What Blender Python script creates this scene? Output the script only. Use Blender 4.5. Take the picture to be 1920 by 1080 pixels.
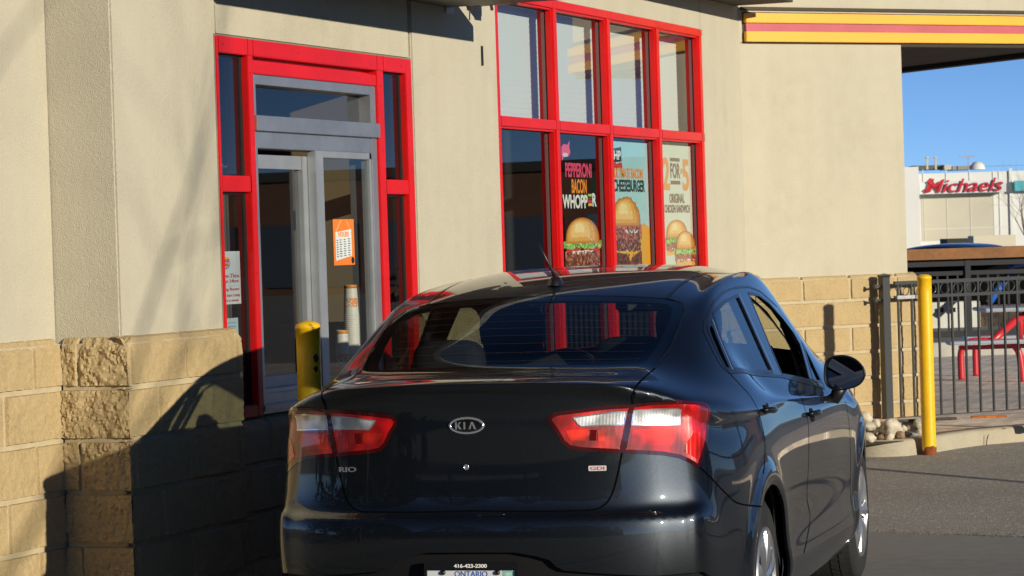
import bpy, bmesh, math, random
from mathutils import Vector, Matrix, geometry
from mathutils.bvhtree import BVHTree
R = math.radians
PI = math.pi
SC = bpy.context.scene
for o in list(bpy.data.objects):
    bpy.data.objects.remove(o, do_unlink=True)

# ------------------------------------------------------------ camera
FPX = 5200.0
CAM = Vector((0, 0, 1.526))
YAW, PITCH, ROLL = .379, .0147, .0315
_f = Vector((-math.sin(YAW)*math.cos(PITCH), math.cos(YAW)*math.cos(PITCH), -math.sin(PITCH)))
_r = _f.cross(Vector((0, 0, 1))).normalized()
_u = _r.cross(_f)
AR = math.cos(ROLL)*_r - math.sin(ROLL)*_u
AU = math.sin(ROLL)*_r + math.cos(ROLL)*_u
AF = _f
cd = bpy.data.cameras.new('camera')
cam = bpy.data.objects.new('camera', cd)
SC.collection.objects.link(cam)
M = Matrix(((AR.x, AU.x, -AF.x, CAM.x), (AR.y, AU.y, -AF.y, CAM.y), (AR.z, AU.z, -AF.z, CAM.z), (0, 0, 0, 1)))
cam.matrix_world = M
cd.sensor_fit = 'HORIZONTAL'
cd.sensor_width = 36
cd.lens = FPX/1920*36
cd.clip_start = .1
cd.clip_end = 3000
cd.dof.use_dof = True
cd.dof.focus_distance = 10.5
cd.dof.aperture_fstop = 20
SC.camera = cam

# ------------------------------------------------------------ light
SUN_EL = R(11.8)
SUN_H = (.895, -.446)
SUN_DIR = Vector((SUN_H[0]*math.cos(SUN_EL), SUN_H[1]*math.cos(SUN_EL), math.sin(SUN_EL)))   # towards the sun
w = bpy.data.worlds.new('World'); SC.world = w; w.use_nodes = True
nt = w.node_tree
sky = nt.nodes.new('ShaderNodeTexSky'); sky.sky_type = 'NISHITA'; sky.sun_disc = False
sky.sun_elevation = R(10.5)
sky.sun_rotation = math.atan2(SUN_DIR.x, SUN_DIR.y)
sky.air_density = .55; sky.dust_density = 0; sky.ozone_density = 3.1; sky.altitude = 4000
bg = nt.nodes['Background']; bg.inputs['Strength'].default_value = .12
nt.links.new(sky.outputs[0], bg.inputs['Color'])
sl = bpy.data.lights.new('sun', 'SUN'); sl.energy = 5.0; sl.angle = R(.53); sl.color = (1, .91, .73)
so = bpy.data.objects.new('sun', sl); SC.collection.objects.link(so)
so.rotation_euler = SUN_DIR.to_track_quat('Z', 'Y').to_euler()
so.location = (30, -20, 12)
SC.view_settings.view_transform = 'Standard'; SC.view_settings.look = 'None'
SC.view_settings.gamma = 1; SC.view_settings.exposure = 0.0
SC.render.engine = 'CYCLES'
SC.render.resolution_x = 1024; SC.render.resolution_y = 576
try:
    SC.cycles.max_bounces = 10; SC.cycles.transparent_max_bounces = 24
    SC.cycles.caustics_reflective = False; SC.cycles.caustics_refractive = False
except Exception: pass

def pray(px, py):                       # direction through a photo pixel (1920 x 1080)
    return (AF + AR*((px-960)/FPX) - AU*((py-540)/FPX))

# ------------------------------------------------------------ materials
def mat(name, col=(.5, .5, .5), rough=.5, metal=0, coat=0, spec=.5, noise=None, bump=None, emis=None, coatrough=.03, alpha=None):
    """noise=(scale, strength darker, detail) colour mottling in object space; bump=(scale, strength, distance)"""
    m = bpy.data.materials.new(name); m.use_nodes = True
    n = m.node_tree.nodes; l = m.node_tree.links; b = n['Principled BSDF']
    b.inputs['Base Color'].default_value = (*col, 1)
    b.inputs['Roughness'].default_value = rough; b.inputs['Metallic'].default_value = metal
    b.inputs['Coat Weight'].default_value = coat; b.inputs['Coat Roughness'].default_value = coatrough
    b.inputs['Specular IOR Level'].default_value = spec
    tc = n.new('ShaderNodeTexCoord')
    if noise:
        out = None
        for k, (sc, st) in enumerate(noise):
            t = n.new('ShaderNodeTexNoise'); t.inputs['Scale'].default_value = sc; t.inputs['Detail'].default_value = 5
            l.new(tc.outputs['Object'], t.inputs['Vector'])
            r = n.new('ShaderNodeMapRange'); r.inputs[1].default_value = .3; r.inputs[2].default_value = .7
            r.inputs[3].default_value = 1-st; r.inputs[4].default_value = 1+st*.6
            l.new(t.outputs[0], r.inputs[0])
            if out is None: out = r.outputs[0]
            else:
                mm = n.new('ShaderNodeMath'); mm.operation = 'MULTIPLY'; l.new(out, mm.inputs[0]); l.new(r.outputs[0], mm.inputs[1]); out = mm.outputs[0]
        v = n.new('ShaderNodeVectorMath'); v.operation = 'SCALE'; v.inputs[0].default_value = col
        l.new(out, v.inputs['Scale']); l.new(v.outputs[0], b.inputs['Base Color'])
    if bump:
        prev = None
        for sc, st, di in bump:
            t = n.new('ShaderNodeTexNoise'); t.inputs['Scale'].default_value = sc; t.inputs['Detail'].default_value = 6
            l.new(tc.outputs['Object'], t.inputs['Vector'])
            q = n.new('ShaderNodeBump'); q.inputs['Strength'].default_value = st; q.inputs['Distance'].default_value = di
            l.new(t.outputs[0], q.inputs['Height'])
            if prev: l.new(prev, q.inputs['Normal'])
            prev = q.outputs[0]
        l.new(prev, b.inputs['Normal'])
    if emis:
        b.inputs['Emission Color'].default_value = (*emis[0], 1); b.inputs['Emission Strength'].default_value = emis[1]
    return m

def glass(name, tint=(.8, .85, .85), rough=0.0, ior=1.5, refl=(1, 1, 1), boost=0.0):
    m = bpy.data.materials.new(name); m.use_nodes = True
    n = m.node_tree.nodes; l = m.node_tree.links; n.remove(n['Principled BSDF'])
    tr = n.new('ShaderNodeBsdfTransparent'); tr.inputs[0].default_value = (*tint, 1)
    gl = n.new('ShaderNodeBsdfGlossy'); gl.inputs[0].default_value = (*refl, 1); gl.inputs['Roughness'].default_value = rough
    fr = n.new('ShaderNodeFresnel'); ge = n.new('ShaderNodeNewGeometry'); mi = n.new('ShaderNodeMapRange')
    mi.inputs[3].default_value = ior; mi.inputs[4].default_value = 1/ior; l.new(ge.outputs['Backfacing'], mi.inputs[0]); l.new(mi.outputs[0], fr.inputs[0])
    mx = n.new('ShaderNodeMixShader')
    if boost:
        a = n.new('ShaderNodeMath'); a.operation = 'MULTIPLY_ADD'; a.use_clamp = True
        a.inputs[1].default_value = 1-boost; a.inputs[2].default_value = boost
        l.new(fr.outputs[0], a.inputs[0]); l.new(a.outputs[0], mx.inputs[0])
    else: l.new(fr.outputs[0], mx.inputs[0])
    l.new(tr.outputs[0], mx.inputs[1]); l.new(gl.outputs[0], mx.inputs[2]); l.new(mx.outputs[0], n['Material Output'].inputs[0])
    return m

# ------------------------------------------------------------ object helpers
def tag(o, label=None, cat=None, group=None, kind=None):
    if label: o['label'] = label
    if cat: o['category'] = cat
    if group: o['group'] = group
    if kind: o['kind'] = kind
    return o
def link(o, parent=None):
    SC.collection.objects.link(o)
    if parent: o.parent = parent
    return o
def empty(name, loc=(0, 0, 0), rz=0, label=None, cat=None, group=None):
    o = bpy.data.objects.new(name, None); o.location = loc; o.rotation_euler = (0, 0, rz); o.empty_display_size = .2
    link(o); return tag(o, label, cat, group)
def meshobj(name, verts, faces, m, parent=None, smooth=False, normals=None, mats=None, fm=None):
    me = bpy.data.meshes.new(name); me.from_pydata([tuple(v) for v in verts], [], faces)
    for x in (mats or [m]): me.materials.append(x)
    if fm: me.polygons.foreach_set('material_index', fm)
    if smooth or normals: me.polygons.foreach_set('use_smooth', [True]*len(me.polygons))
    me.update()
    if normals: me.normals_split_custom_set_from_vertices([tuple(x) for x in normals])
    return link(bpy.data.objects.new(name, me), parent)
class B:
    """collects shapes into ONE mesh"""
    def __init__(s): s.v = []; s.f = []; s.fm = []; s.k = 0
    def add(s, v, f):
        b = len(s.v); s.v += [Vector(x) for x in v]; s.f += [tuple(i+b for i in g) for g in f]; s.fm += [s.k]*len(f); return s
    def box(s, a, b, rz=0, c=None):
        x0, y0, z0 = a; x1, y1, z1 = b
        v = [Vector(p) for p in ((x0, y0, z0), (x1, y0, z0), (x1, y1, z0), (x0, y1, z0), (x0, y0, z1), (x1, y0, z1), (x1, y1, z1), (x0, y1, z1))]
        if rz:
            c = Vector(c or ((x0+x1)/2, (y0+y1)/2, 0)); m = Matrix.Rotation(rz, 3, 'Z'); v = [c+m@(p-c) for p in v]
        return s.add(v, [(0, 3, 2, 1), (4, 5, 6, 7), (0, 1, 5, 4), (1, 2, 6, 5), (2, 3, 7, 6), (3, 0, 4, 7)])
    def tube(s, pts, r, n=12, cap=True):
        pts = [Vector(p) for p in pts]; N = len(pts); rr = r if isinstance(r, (list, tuple)) else [r]*N
        v = []; f = []; ref = None
        for i, p in enumerate(pts):
            t = (pts[min(i+1, N-1)]-pts[max(i-1, 0)]).normalized()
            if ref is None: ref = Vector((0, 0, 1)) if abs(t.z) < .9 else Vector((1, 0, 0))
            a = t.cross(ref).normalized(); b = a.cross(t).normalized(); ref = b
            for k in range(n):
                q = 2*PI*k/n; v.append(p+(a*math.cos(q)+b*math.sin(q))*rr[i])
        for i in range(N-1):
            for k in range(n):
                f.append((i*n+k, i*n+(k+1) % n, (i+1)*n+(k+1) % n, (i+1)*n+k))
        if cap: f.append(tuple(range(n))[::-1]); f.append(tuple((N-1)*n+k for k in range(n)))
        return s.add(v, f)
    def lathe(s, prof, c, n=32, axis='Z', mat3=None):
        c = Vector(c); v = []; f = []
        for r, h in prof:
            for k in range(n):
                q = 2*PI*k/n
                p = Vector((r*math.cos(q), r*math.sin(q), h))
                if axis == 'X': p = Vector((h, r*math.cos(q), r*math.sin(q)))
                if axis == 'Y': p = Vector((r*math.cos(q), h, r*math.sin(q)))
                if mat3: p = mat3@p
                v.append(c+p)
        for i in range(len(prof)-1):
            for k in range(n): f.append((i*n+k, i*n+(k+1) % n, (i+1)*n+(k+1) % n, (i+1)*n+k))
        return s.add(v, f)
    def prism(s, poly, o, ex, ey, ez):
        """poly 2D in (ex,ey) from origin o, extruded by vector ez"""
        o, ex, ey, ez = Vector(o), Vector(ex), Vector(ey), Vector(ez); n = len(poly)
        v = [o+ex*p[0]+ey*p[1] for p in poly]; v += [p+ez for p in v]
        f = [tuple(range(n))[::-1], tuple(range(n, 2*n))]+[(i, (i+1) % n, n+(i+1) % n, n+i) for i in range(n)]
        return s.add(v, f)
    def build(s, name, m, parent=None, smooth=False, bevel=0, auto=None, mats=None):
        o = meshobj(name, s.v, s.f, m, parent, smooth, mats=mats, fm=s.fm if mats else None)
        bm = bmesh.new(); bm.from_mesh(o.data); bmesh.ops.recalc_face_normals(bm, faces=bm.faces)
        if bevel: bmesh.ops.bevel(bm, geom=[e for e in bm.edges if len(e.link_faces) == 2 and e.calc_face_angle(0) > .6], offset=bevel, segments=2, affect='EDGES', clamp_overlap=True)
        bm.to_mesh(o.data); bm.free()
        if auto is not None: autosmooth(o, auto)
        return o
def autosmooth(o, deg=35):
    me = o.data; me.polygons.foreach_set('use_smooth', [True]*len(me.polygons))
    bm = bmesh.new(); bm.from_mesh(me)
    for e in bm.edges:
        if len(e.link_faces) == 2 and e.calc_face_angle(0) > R(deg): e.smooth = False
    bm.to_mesh(me); bm.free()
def copy_tree(o, parent=None):
    c = o.copy(); SC.collection.objects.link(c)
    if parent: c.parent = parent
    for ch in [x for x in bpy.data.objects if x.parent == o]: copy_tree(ch, c)
    return c
def text_mesh(name, s, m, size, o, ex, ey, depth=.002, parent=None, shear=0, bold=0, align='CENTER', sx=1, width=None, height=None):
    """lettering laid on the plane o + ex, ey (unit vectors), standing off by depth; width/height fit the word to that size"""
    cu = bpy.data.curves.new('t', 'FONT'); cu.body = s; cu.size = size; cu.shear = shear; cu.offset = bold*size; cu.align_x = align; cu.extrude = 0; cu.resolution_u = 4
    t = bpy.data.objects.new('t', cu); SC.collection.objects.link(t)
    dg = bpy.context.evaluated_depsgraph_get(); dg.update()
    me0 = t.evaluated_get(dg).to_mesh()
    vs = [Vector(v.co) for v in me0.vertices]; fs = [tuple(p.vertices) for p in me0.polygons]
    t.evaluated_get(dg).to_mesh_clear(); bpy.data.objects.remove(t, do_unlink=True)
    x0 = min(v.x for v in vs); x1 = max(v.x for v in vs); y0 = min(v.y for v in vs); y1 = max(v.y for v in vs)
    kx = (width/(x1-x0)) if width else sx; ky = (height/(y1-y0)) if height else (kx if width else 1)
    o, ex, ey = Vector(o), Vector(ex).normalized(), Vector(ey).normalized(); ez = ex.cross(ey)
    cxm = (x0+x1)/2 if align == 'CENTER' else x0; cym = y0
    n = len(vs)
    V = [o+ex*((v.x-cxm)*kx)+ey*((v.y-cym)*ky) for v in vs]
    V2 = [p+ez*depth for p in V]
    # boundary edges -> sides
    cnt = {}
    for f in fs:
        for a, b in zip(f, f[1:]+f[:1]): cnt[(a, b)] = 1
    F = [tuple(i+n for i in f) for f in fs]
    for (a, b) in list(cnt):
        if (b, a) not in cnt: F.append((a, b, b+n, a+n))
    return meshobj(name, V+V2, F, m, parent)
# ============================================================ THE CAR
CX, CY, PSI = -3.504, 8.361, .125
CM = Matrix.Translation((CX, CY, 0)) @ Matrix.Rotation(PSI, 4, 'Z')
CMI = CM.inverted()
# upper grid rows, tail to nose: seven points from the centre line to the shoulder
TOP = [
 [(0,.045,1.080),(.2,.050,1.079),(.40,.078,1.071),(.53,.120,1.056),(.60,.160,1.036),(.655,.200,1.013),(.700,.250,.985)],
 [(0,.21,1.096),(.2,.215,1.096),(.40,.235,1.09),(.54,.275,1.074),(.62,.31,1.050),(.685,.345,1.020),(.738,.385,.98)],
 [(0,.49,1.10),(.2,.49,1.10),(.40,.50,1.10),(.535,.515,1.104),(.62,.54,1.080),(.70,.56,1.035),(.775,.60,.968)],
 [(0,.70,1.185),(.2,.705,1.184),(.40,.72,1.180),(.540,.75,1.187),(.625,.775,1.155),(.705,.81,1.07),(.790,.85,.955)],
 [(0,.94,1.283),(.2,.945,1.281),(.40,.96,1.274),(.548,1.00,1.278),(.625,1.03,1.23),(.695,1.06,1.115),(.795,1.12,.95)],
 [(0,1.20,1.365),(.2,1.205,1.362),(.40,1.22,1.353),(.552,1.25,1.338),(.618,1.29,1.30),(.712,1.36,1.045),(.795,1.40,.94)],
 [(0,1.62,1.425),(.2,1.62,1.421),(.40,1.63,1.409),(.552,1.64,1.383),(.610,1.66,1.338),(.732,1.74,1.015),(.798,1.75,.92)],
 [(0,2.10,1.443),(.2,2.10,1.439),(.40,2.10,1.425),(.548,2.11,1.398),(.600,2.12,1.352),(.745,2.15,.985),(.802,2.15,.90)],
 [(0,2.50,1.428),(.2,2.50,1.424),(.40,2.51,1.409),(.535,2.52,1.380),(.590,2.53,1.330),(.752,2.50,.962),(.805,2.50,.885)],
 [(0,2.84,1.375),(.2,2.85,1.370),(.385,2.87,1.350),(.515,2.90,1.318),(.580,2.90,1.262),(.758,2.88,.945),(.805,2.88,.87)],
 [(0,3.14,1.235),(.2,3.15,1.230),(.400,3.17,1.208),(.545,3.20,1.170),(.620,3.19,1.105),(.755,3.16,.930),(.803,3.16,.855)],
 [(0,3.52,1.035),(.2,3.51,1.033),(.42,3.48,1.022),(.58,3.45,1.005),(.675,3.44,.980),(.748,3.43,.915),(.800,3.43,.84)],
 [(0,3.88,.965),(.2,3.88,.963),(.42,3.87,.950),(.58,3.85,.925),(.66,3.84,.895),(.722,3.83,.850),(.762,3.82,.78)],
 [(0,4.20,.840),(.2,4.19,.838),(.39,4.16,.825),(.53,4.11,.805),(.61,4.07,.785),(.655,4.02,.760),(.695,3.96,.715)],
]
NR = len(TOP)
for _i, _a in ((5, .5), (6, 1), (7, 1), (8, .8), (9, .3)):
    r_ = TOP[_i]
    r_[3] = (r_[3][0]-.012*_a, r_[3][1], r_[3][2]-.006*_a); r_[4] = (r_[4][0]-.010*_a, r_[4][1], r_[4][2]-.010*_a)
# belt: rows below the boundary. factors for the tail, side and nose
def rear_col(j):
    x0 = TOP[0][j][0]
    dy = [0, .006, .035, .08, .122, .165, .215][j]
    k = x0/.70
    out = []
    for z, y, w_ in ((1.035, .058, 1.0), (.94, .060, 1.01), (.80, .058, 1.025), (.672, .048, 1.042), (.628, .006, 1.050), (.50, .000, 1.052), (.33, .03, 1.04), (.20, .10, 1.02)):
        zz = z if j < 6 or z < 1 else .955
        if z > 1 : zz = z - .075*k**3
        elif z > .9: zz = z - .03*k**3
        out.append((x0*w_, y+dy, zz))
    return out
SIDE = [(.91, .013), (.84, .028), (.75, .040), (.645, .046), (.55, .046), (.42, .040), (.30, .046), (.19, .0)]
def side_col(i):
    bx, by, bz = TOP[i][6]
    out = []
    for k, (z, dx) in enumerate(SIDE):
        zz = min(z, bz-.02*(k+1)); x = bx+dx
        door = max(0, min(1, (by-1.25)/.25))*max(0, min(1, (3.1-by)/.25))
        if k in (2, 3, 4, 5): x -= [.0, .0, .003, .006, .009, .004][k]*door
        if i == 1: x = bx+[.006, .018, .028, .036, .040, .042, .035, .0][k]
        if i == 2: x = bx+[.012, .026, .040, .048, .052, .052, .045, .0][k]
        if i == NR-2: x = bx+[.006, .014, .022, .028, .030, .028, .022, .0][k]
        out.append((x, by, zz))
    return out
def front_col(j):
    x0, y0, z0 = TOP[-1][j]
    return [(x0*1.02, y0+.03, .76), (x0*1.05, y0+.06, .70), (x0*1.07, y0+.09, .62), (x0*1.08, y0+.12, .55), (x0*1.10, y0+.15, .47), (x0*1.11, y0+.16, .38), (x0*1.09, y0+.12, .27), (x0*1.05, y0+.05, .19)]
def build_master():
    V = []; idx = {}
    def add(p, key):
        idx[key] = len(V); V.append(Vector(p)); return idx[key]
    Fc = []
    for sgn in (1, -1):
        for i in range(NR):
            for j in range(7):
                if sgn < 0 and j == 0: idx[(sgn, 't', i, j)] = idx[(1, 't', i, 0)]; continue
                x, y, z = TOP[i][j]; add((x*sgn, y, z), (sgn, 't', i, j))
        cols = [('t', 0, j) for j in range(6)]+[('t', i, 6) for i in range(NR)]+[('t', NR-1, j) for j in range(5, -1, -1)]
        for c, (_, i, j) in enumerate(cols):
            pts = rear_col(j) if i == 0 else (front_col(j) if i == NR-1 else side_col(i))
            for k, (x, y, z) in enumerate(pts):
                if sgn < 0 and j == 0: idx[(sgn, 'b', c, k)] = idx[(1, 'b', c, k)]
                else: add((x*sgn, y, z), (sgn, 'b', c, k))
        fl = []
        for i in range(NR-1):
            for j in range(6):
                fl.append([idx[(sgn, 't', i, j)], idx[(sgn, 't', i, j+1)], idx[(sgn, 't', i+1, j+1)], idx[(sgn, 't', i+1, j)]])
        for c in range(len(cols)-1):
            _, i0, j0 = cols[c]; _, i1, j1 = cols[c+1]
            a = idx[(sgn, 't', i0, j0)]; b = idx[(sgn, 't', i1, j1)]
            for k in range(8):
                a2 = idx[(sgn, 'b', c, k)]; b2 = idx[(sgn, 'b', c+1, k)]
                fl.append([a, a2, b2, b]); a, b = a2, b2
        if sgn < 0: fl = [f[::-1] for f in fl]
        Fc += fl
    tgt = [v.copy() for v in V]; cage = [v.copy() for v in V]
    me = bpy.data.meshes.new('cage'); me.from_pydata([tuple(v) for v in cage], [], Fc)
    # creases: deck lip, bumper shelf
    cr = {}
    for sgn in (1, -1):
        for j in range(3): cr[frozenset((idx[(sgn, 't', 0, j)], idx[(sgn, 't', 0, j+1)]))] = .55
        for c in range(8):
            for k, v in ((3, .25), (4, .35)): cr[frozenset((idx[(sgn, 'b', c, k)], idx[(sgn, 'b', c+1, k)]))] = v
        for i in range(2, 4): cr[frozenset((idx[(sgn, 't', i, 3)], idx[(sgn, 't', i+1, 3)]))] = .4
    at = me.attributes.new('crease_edge', 'FLOAT', 'EDGE')
    for e in me.edges: at.data[e.index].value = cr.get(frozenset(e.vertices), 0)
    o = bpy.data.objects.new('cage', me); SC.collection.objects.link(o)
    md = o.modifiers.new('s', 'SUBSURF'); md.levels = 2; md.render_levels = 2; md.boundary_smooth = 'PRESERVE_CORNERS'
    n = len(V)
    for it in range(5):
        dg = bpy.context.evaluated_depsgraph_get(); dg.update()
        ev = o.evaluated_get(dg); m2 = ev.to_mesh()
        lim = [Vector(m2.vertices[k].co) for k in range(n)]; ev.to_mesh_clear()
        for k in range(n): cage[k] += (tgt[k]-lim[k])*.85
        me.vertices.foreach_set('co', [c for v in cage for c in v]); me.update(); o.update_tag()
    md.levels = 4
    dg = bpy.context.evaluated_depsgraph_get(); dg.update()
    ev = o.evaluated_get(dg); m2 = ev.to_mesh()
    vs = [Vector(v.co) for v in m2.vertices]; nn = [Vector(v.normal) for v in m2.vertices]
    fs = [tuple(p.vertices) for p in m2.polygons]; ev.to_mesh_clear()
    bpy.data.objects.remove(o, do_unlink=True)
    # wheel arch lips and door scallop pressed into the skin
    for k, v in enumerate(vs):
        if abs(v.x) > .6 and v.z < .85:
            for yc in (WY_R, WY_F):
                r = math.hypot(v.y-yc, v.z-.31)
                if r < .60 and v.z > .12:
                    d = .016*math.exp(-((r-.385)/.045)**2) * min(1, max(0, (v.z-.2)/.15))
                    v.x += d*(1 if v.x > 0 else -1)
    me = bpy.data.meshes.new('m'); me.from_pydata([tuple(v) for v in vs], [], fs); me.update()
    nn = [Vector(v.normal) for v in me.vertices]; bpy.data.meshes.remove(me)
    return vs, nn, fs
WY_R, WY_F, WR = .93, 3.50, .312
MV, MN, MF = build_master()
TR = []
for f in MF: TR += [(f[0], f[1], f[2]), (f[0], f[2], f[3])] if len(f) == 4 else [f]
BV = BVHTree.FromPolygons(MV, TR, all_triangles=True)
def surf(hit):
    p, nrm, i, d = hit
    if p is None: return None
    a, b, c = TR[i]
    try:
        q = geometry.barycentric_transform(p, MV[a], MV[b], MV[c], MN[a], MN[b], MN[c])
    except Exception: q = nrm
    return p, q.normalized()
KS = .86
KT, ZT = .8, .70
def chart(p):
    x, y, z = p[0], p[1], p[2]
    if y < .9: s_ = KS*math.atan2(x, .9-y); h = math.hypot(x, .9-y)
    else: s_ = (KS*PI/2+(y-.9))*(1 if x >= 0 else -1); h = abs(x)
    return (s_, z if z < ZT else ZT+KT*math.atan2(z-ZT, h))
def s_hit(s, t):
    z = min(t, ZT); e = max(0, (t-ZT)/KT)
    if abs(s) < KS*PI/2:
        q = s/KS; o = Vector((0, .9, z)); d = Vector((math.sin(q), -math.cos(q), 0))
    else:
        sg = 1 if s > 0 else -1
        o = Vector((0, .9+abs(s)-KS*PI/2, z)); d = Vector((sg, 0, 0))
    d = d*math.cos(e)+Vector((0, 0, math.sin(e)))
    return surf(BV.ray_cast(o, d)) or surf(BV.find_nearest(o+d*.7))
KD = .42
def dchart(p): return (p[0], KD*math.atan2(p[2]-.75, .55-p[1]))
def d_hit(x, t):
    e = t/KD; o = Vector((x, .55, .75)); d = Vector((0, -math.cos(e), math.sin(e)))
    return surf(BV.ray_cast(o, d)) or surf(BV.find_nearest(o+d*.45))
def tchart(p): return (p[0], p[1])
def t_hit(x, y):
    return surf(BV.ray_cast(Vector((x, y, 3)), Vector((0, 0, -1)))) or surf(BV.find_nearest(Vector((x, y, 1.0))))
def px_hit(px, py):
    d = pray(px, py)
    o = CMI @ CAM; dd = (CMI.to_3x3() @ d).normalized()
    h = surf(BV.ray_cast(o, dd))
    if h is None:                      # just off the silhouette: nearest point of the skin
        best = None
        for k in range(60):
            q = o+dd*(7.5+k*.1); n_ = BV.find_nearest(q)
            if best is None or n_[3] < best[0]: best = (n_[3], n_)
        h = surf(best[1])
    return h
HIT = {}
def resample(P, step, closed=True):
    out = []; n = len(P)
    for i in range(n if closed else n-1):
        a = Vector(P[i]); b = Vector(P[(i+1) % n]); L = (b-a).length; m = max(1, int(math.ceil(L/step)))
        for k in range(m): out.append(a.lerp(b, k/m))
    if not closed: out.append(Vector(P[-1]))
    return out
def smooth_line(P, step=.02, closed=False):
    """Catmull-Rom through the points"""
    P = [Vector(p) for p in P]; n = len(P); out = []
    for i in range(n if closed else n-1):
        p0 = P[(i-1) % n] if closed or i > 0 else P[i]; p1 = P[i]; p2 = P[(i+1) % n]; p3 = P[(i+2) % n] if closed or i < n-2 else P[(i+1) % n]
        m = max(1, int((p2-p1).length/step))
        for k in range(m):
            t = k/m
            out.append(.5*((2*p1)+(p2-p0)*t+(2*p0-5*p1+4*p2-p3)*t*t+(3*p1-p0-3*p2+p3)*t**3))
    if not closed: out.append(P[-1])
    return out
def inside(pt, poly):
    x, y = pt[0], pt[1]; c = False; n = len(poly); j = n-1
    for i in range(n):
        xi, yi = poly[i][0], poly[i][1]; xj, yj = poly[j][0], poly[j][1]
        if (yi > y) != (yj > y) and x < (xj-xi)*(y-yi)/(yj-yi)+xi: c = not c
        j = i
    return c
def patch(outline, holes=(), ch='s', step=.02, off=0.0, ridges=()):
    """outline: points in the chart. returns verts, normals, tris following the skin"""
    fn = HIT[ch]
    loops = [resample([Vector((p[0], p[1])) for p in outline], step)]+[resample([Vector((p[0], p[1])) for p in h], step) for h in holes]
    pts = []; ed = []
    for L in loops:
        b = len(pts); pts += [Vector((p[0], p[1])) for p in L]; ed += [(b+i, b+(i+1) % len(L)) for i in range(len(L))]
    xs = [p[0] for p in loops[0]]; ys = [p[1] for p in loops[0]]
    for Rg in ridges:
        run = []
        for q in Rg+[None]:
            good = q is not None and inside(q, loops[0]) and not any(inside(q, h) for h in loops[1:]) and min((p-Vector(q)).length for p in pts[:sum(map(len, loops))]) > step*.3
            if good: run.append(q)
            else:
                if len(run) > 1:
                    b = len(pts); pts += [Vector(p) for p in run]; ed += [(b+i, b+i+1) for i in range(len(run)-1)]
                run = []
    nb = len(pts); cell = {}
    for p in pts: cell.setdefault((int(p[0]//step), int(p[1]//step)), []).append(p)
    x = min(xs)+step/2; row = 0
    while x < max(xs):
        y = min(ys)+(step/2 if row % 2 else 0)
        while y < max(ys):
            q = Vector((x, y))
            if inside(q, loops[0]) and not any(inside(q, h) for h in loops[1:]):
                ok = True
                ci, cj = int(x//step), int(y//step)
                for a in (-1, 0, 1):
                    for b in (-1, 0, 1):
                        for p in cell.get((ci+a, cj+b), ()):
                            if (p-q).length < step*.45: ok = False
                if ok: pts.append(q)
            y += step
        x += step*.9; row += 1
    r = geometry.delaunay_2d_cdt(pts, ed, [], 0, 1e-6)
    P2, FT = r[0], r[2]
    tris = []
    for f in FT:
        c = (P2[f[0]]+P2[f[1]]+P2[f[2]])/3
        if inside(c, loops[0]) and not any(inside(c, h) for h in loops[1:]): tris.append(f)
    V = []; N = []
    for p in P2:
        h = fn(p[0], p[1])
        V.append(h[0]+h[1]*off); N.append(h[1])
    T = []
    for f in tris:
        a, b, c = (V[i] for i in f); g = (b-a).cross(c-a)
        T.append(tuple(f) if g.dot(N[f[0]]+N[f[1]]+N[f[2]]) > 0 else (f[0], f[2], f[1]))
    return V, N, T
def join(*ps):
    V, N, T = [], [], []
    for v, n, t in ps:
        b = len(V); V += v; N += n; T += [tuple(i+b for i in f) for f in t]
    return V, N, T
def mirror(p):
    v, n, t = p
    m = lambda q: Vector((-q.x, q.y, q.z))
    return [m(q) for q in v], [m(q) for q in n], [f[::-1] for f in t]
def compact(p):
    v, n, t = p; use = sorted({i for f in t for i in f}); mp = {a: b for b, a in enumerate(use)}
    return [v[i] for i in use], [n[i] for i in use], [tuple(mp[i] for i in f) for f in t]
def skin(name, p, m, parent):
    v, n, t = compact(p); return meshobj(name, v, t, m, parent, normals=n)
def rim(p, depth=.012):
    """turn the open edges of a patch inwards so it has thickness"""
    v, n, t = compact(p); e = {}
    for f in t:
        for a, b in ((f[0], f[1]), (f[1], f[2]), (f[2], f[0])): e[(a, b)] = 1
    V = list(v); N = list(n); T = list(t)
    for (a, b) in e:
        if (b, a) not in e:
            k = len(V); q = (v[b]-v[a]).cross(n[a]).normalized()
            V += [v[a], v[b], v[b]-n[b]*depth, v[a]-n[a]*depth]; N += [q]*4; T += [(k, k+2, k+1), (k, k+3, k+2)]
    return V, N, T
def ribbon(P, N, wd, off=.0006, closed=False):
    """flat strip following the skin: shut lines and trims"""
    V = []; NN = []; T = []; n = len(P)
    for i in range(n):
        a = P[(i-1) % n] if closed or i > 0 else P[i]; b = P[(i+1) % n] if closed or i < n-1 else P[i]
        t = (b-a).normalized(); sd = t.cross(N[i]).normalized()
        V += [P[i]+sd*wd/2+N[i]*off, P[i]-sd*wd/2+N[i]*off]; NN += [N[i], N[i]]
    for i in range(n if closed else n-1):
        j = (i+1) % n
        T += [(2*i, 2*j, 2*j+1), (2*i, 2*j+1, 2*i+1)]
    # orient
    f = T[0]; g = (V[f[1]]-V[f[0]]).cross(V[f[2]]-V[f[0]])
    if g.dot(NN[0]) < 0: T = [x[::-1] for x in T]
    return V, NN, T
def line_s(C, step=.02, wd=.005, off=.0006, closed=False, ch='s'):
    C = resample([Vector((c[0], c[1])) for c in C], step, closed)
    H = [HIT[ch](c[0], c[1]) for c in C]
    return ribbon([h[0] for h in H], [h[1] for h in H], wd, off, closed)

HIT.update(s=s_hit, t=t_hit, d=d_hit)
CH = dict(s=chart, t=tchart, d=dchart)
def PX(L, ch='s'):
    """photo pixels -> points on the skin -> chart"""
    return [CH[ch](p if len(p) == 3 else px_hit(*p)[0]) for p in L]

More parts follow.
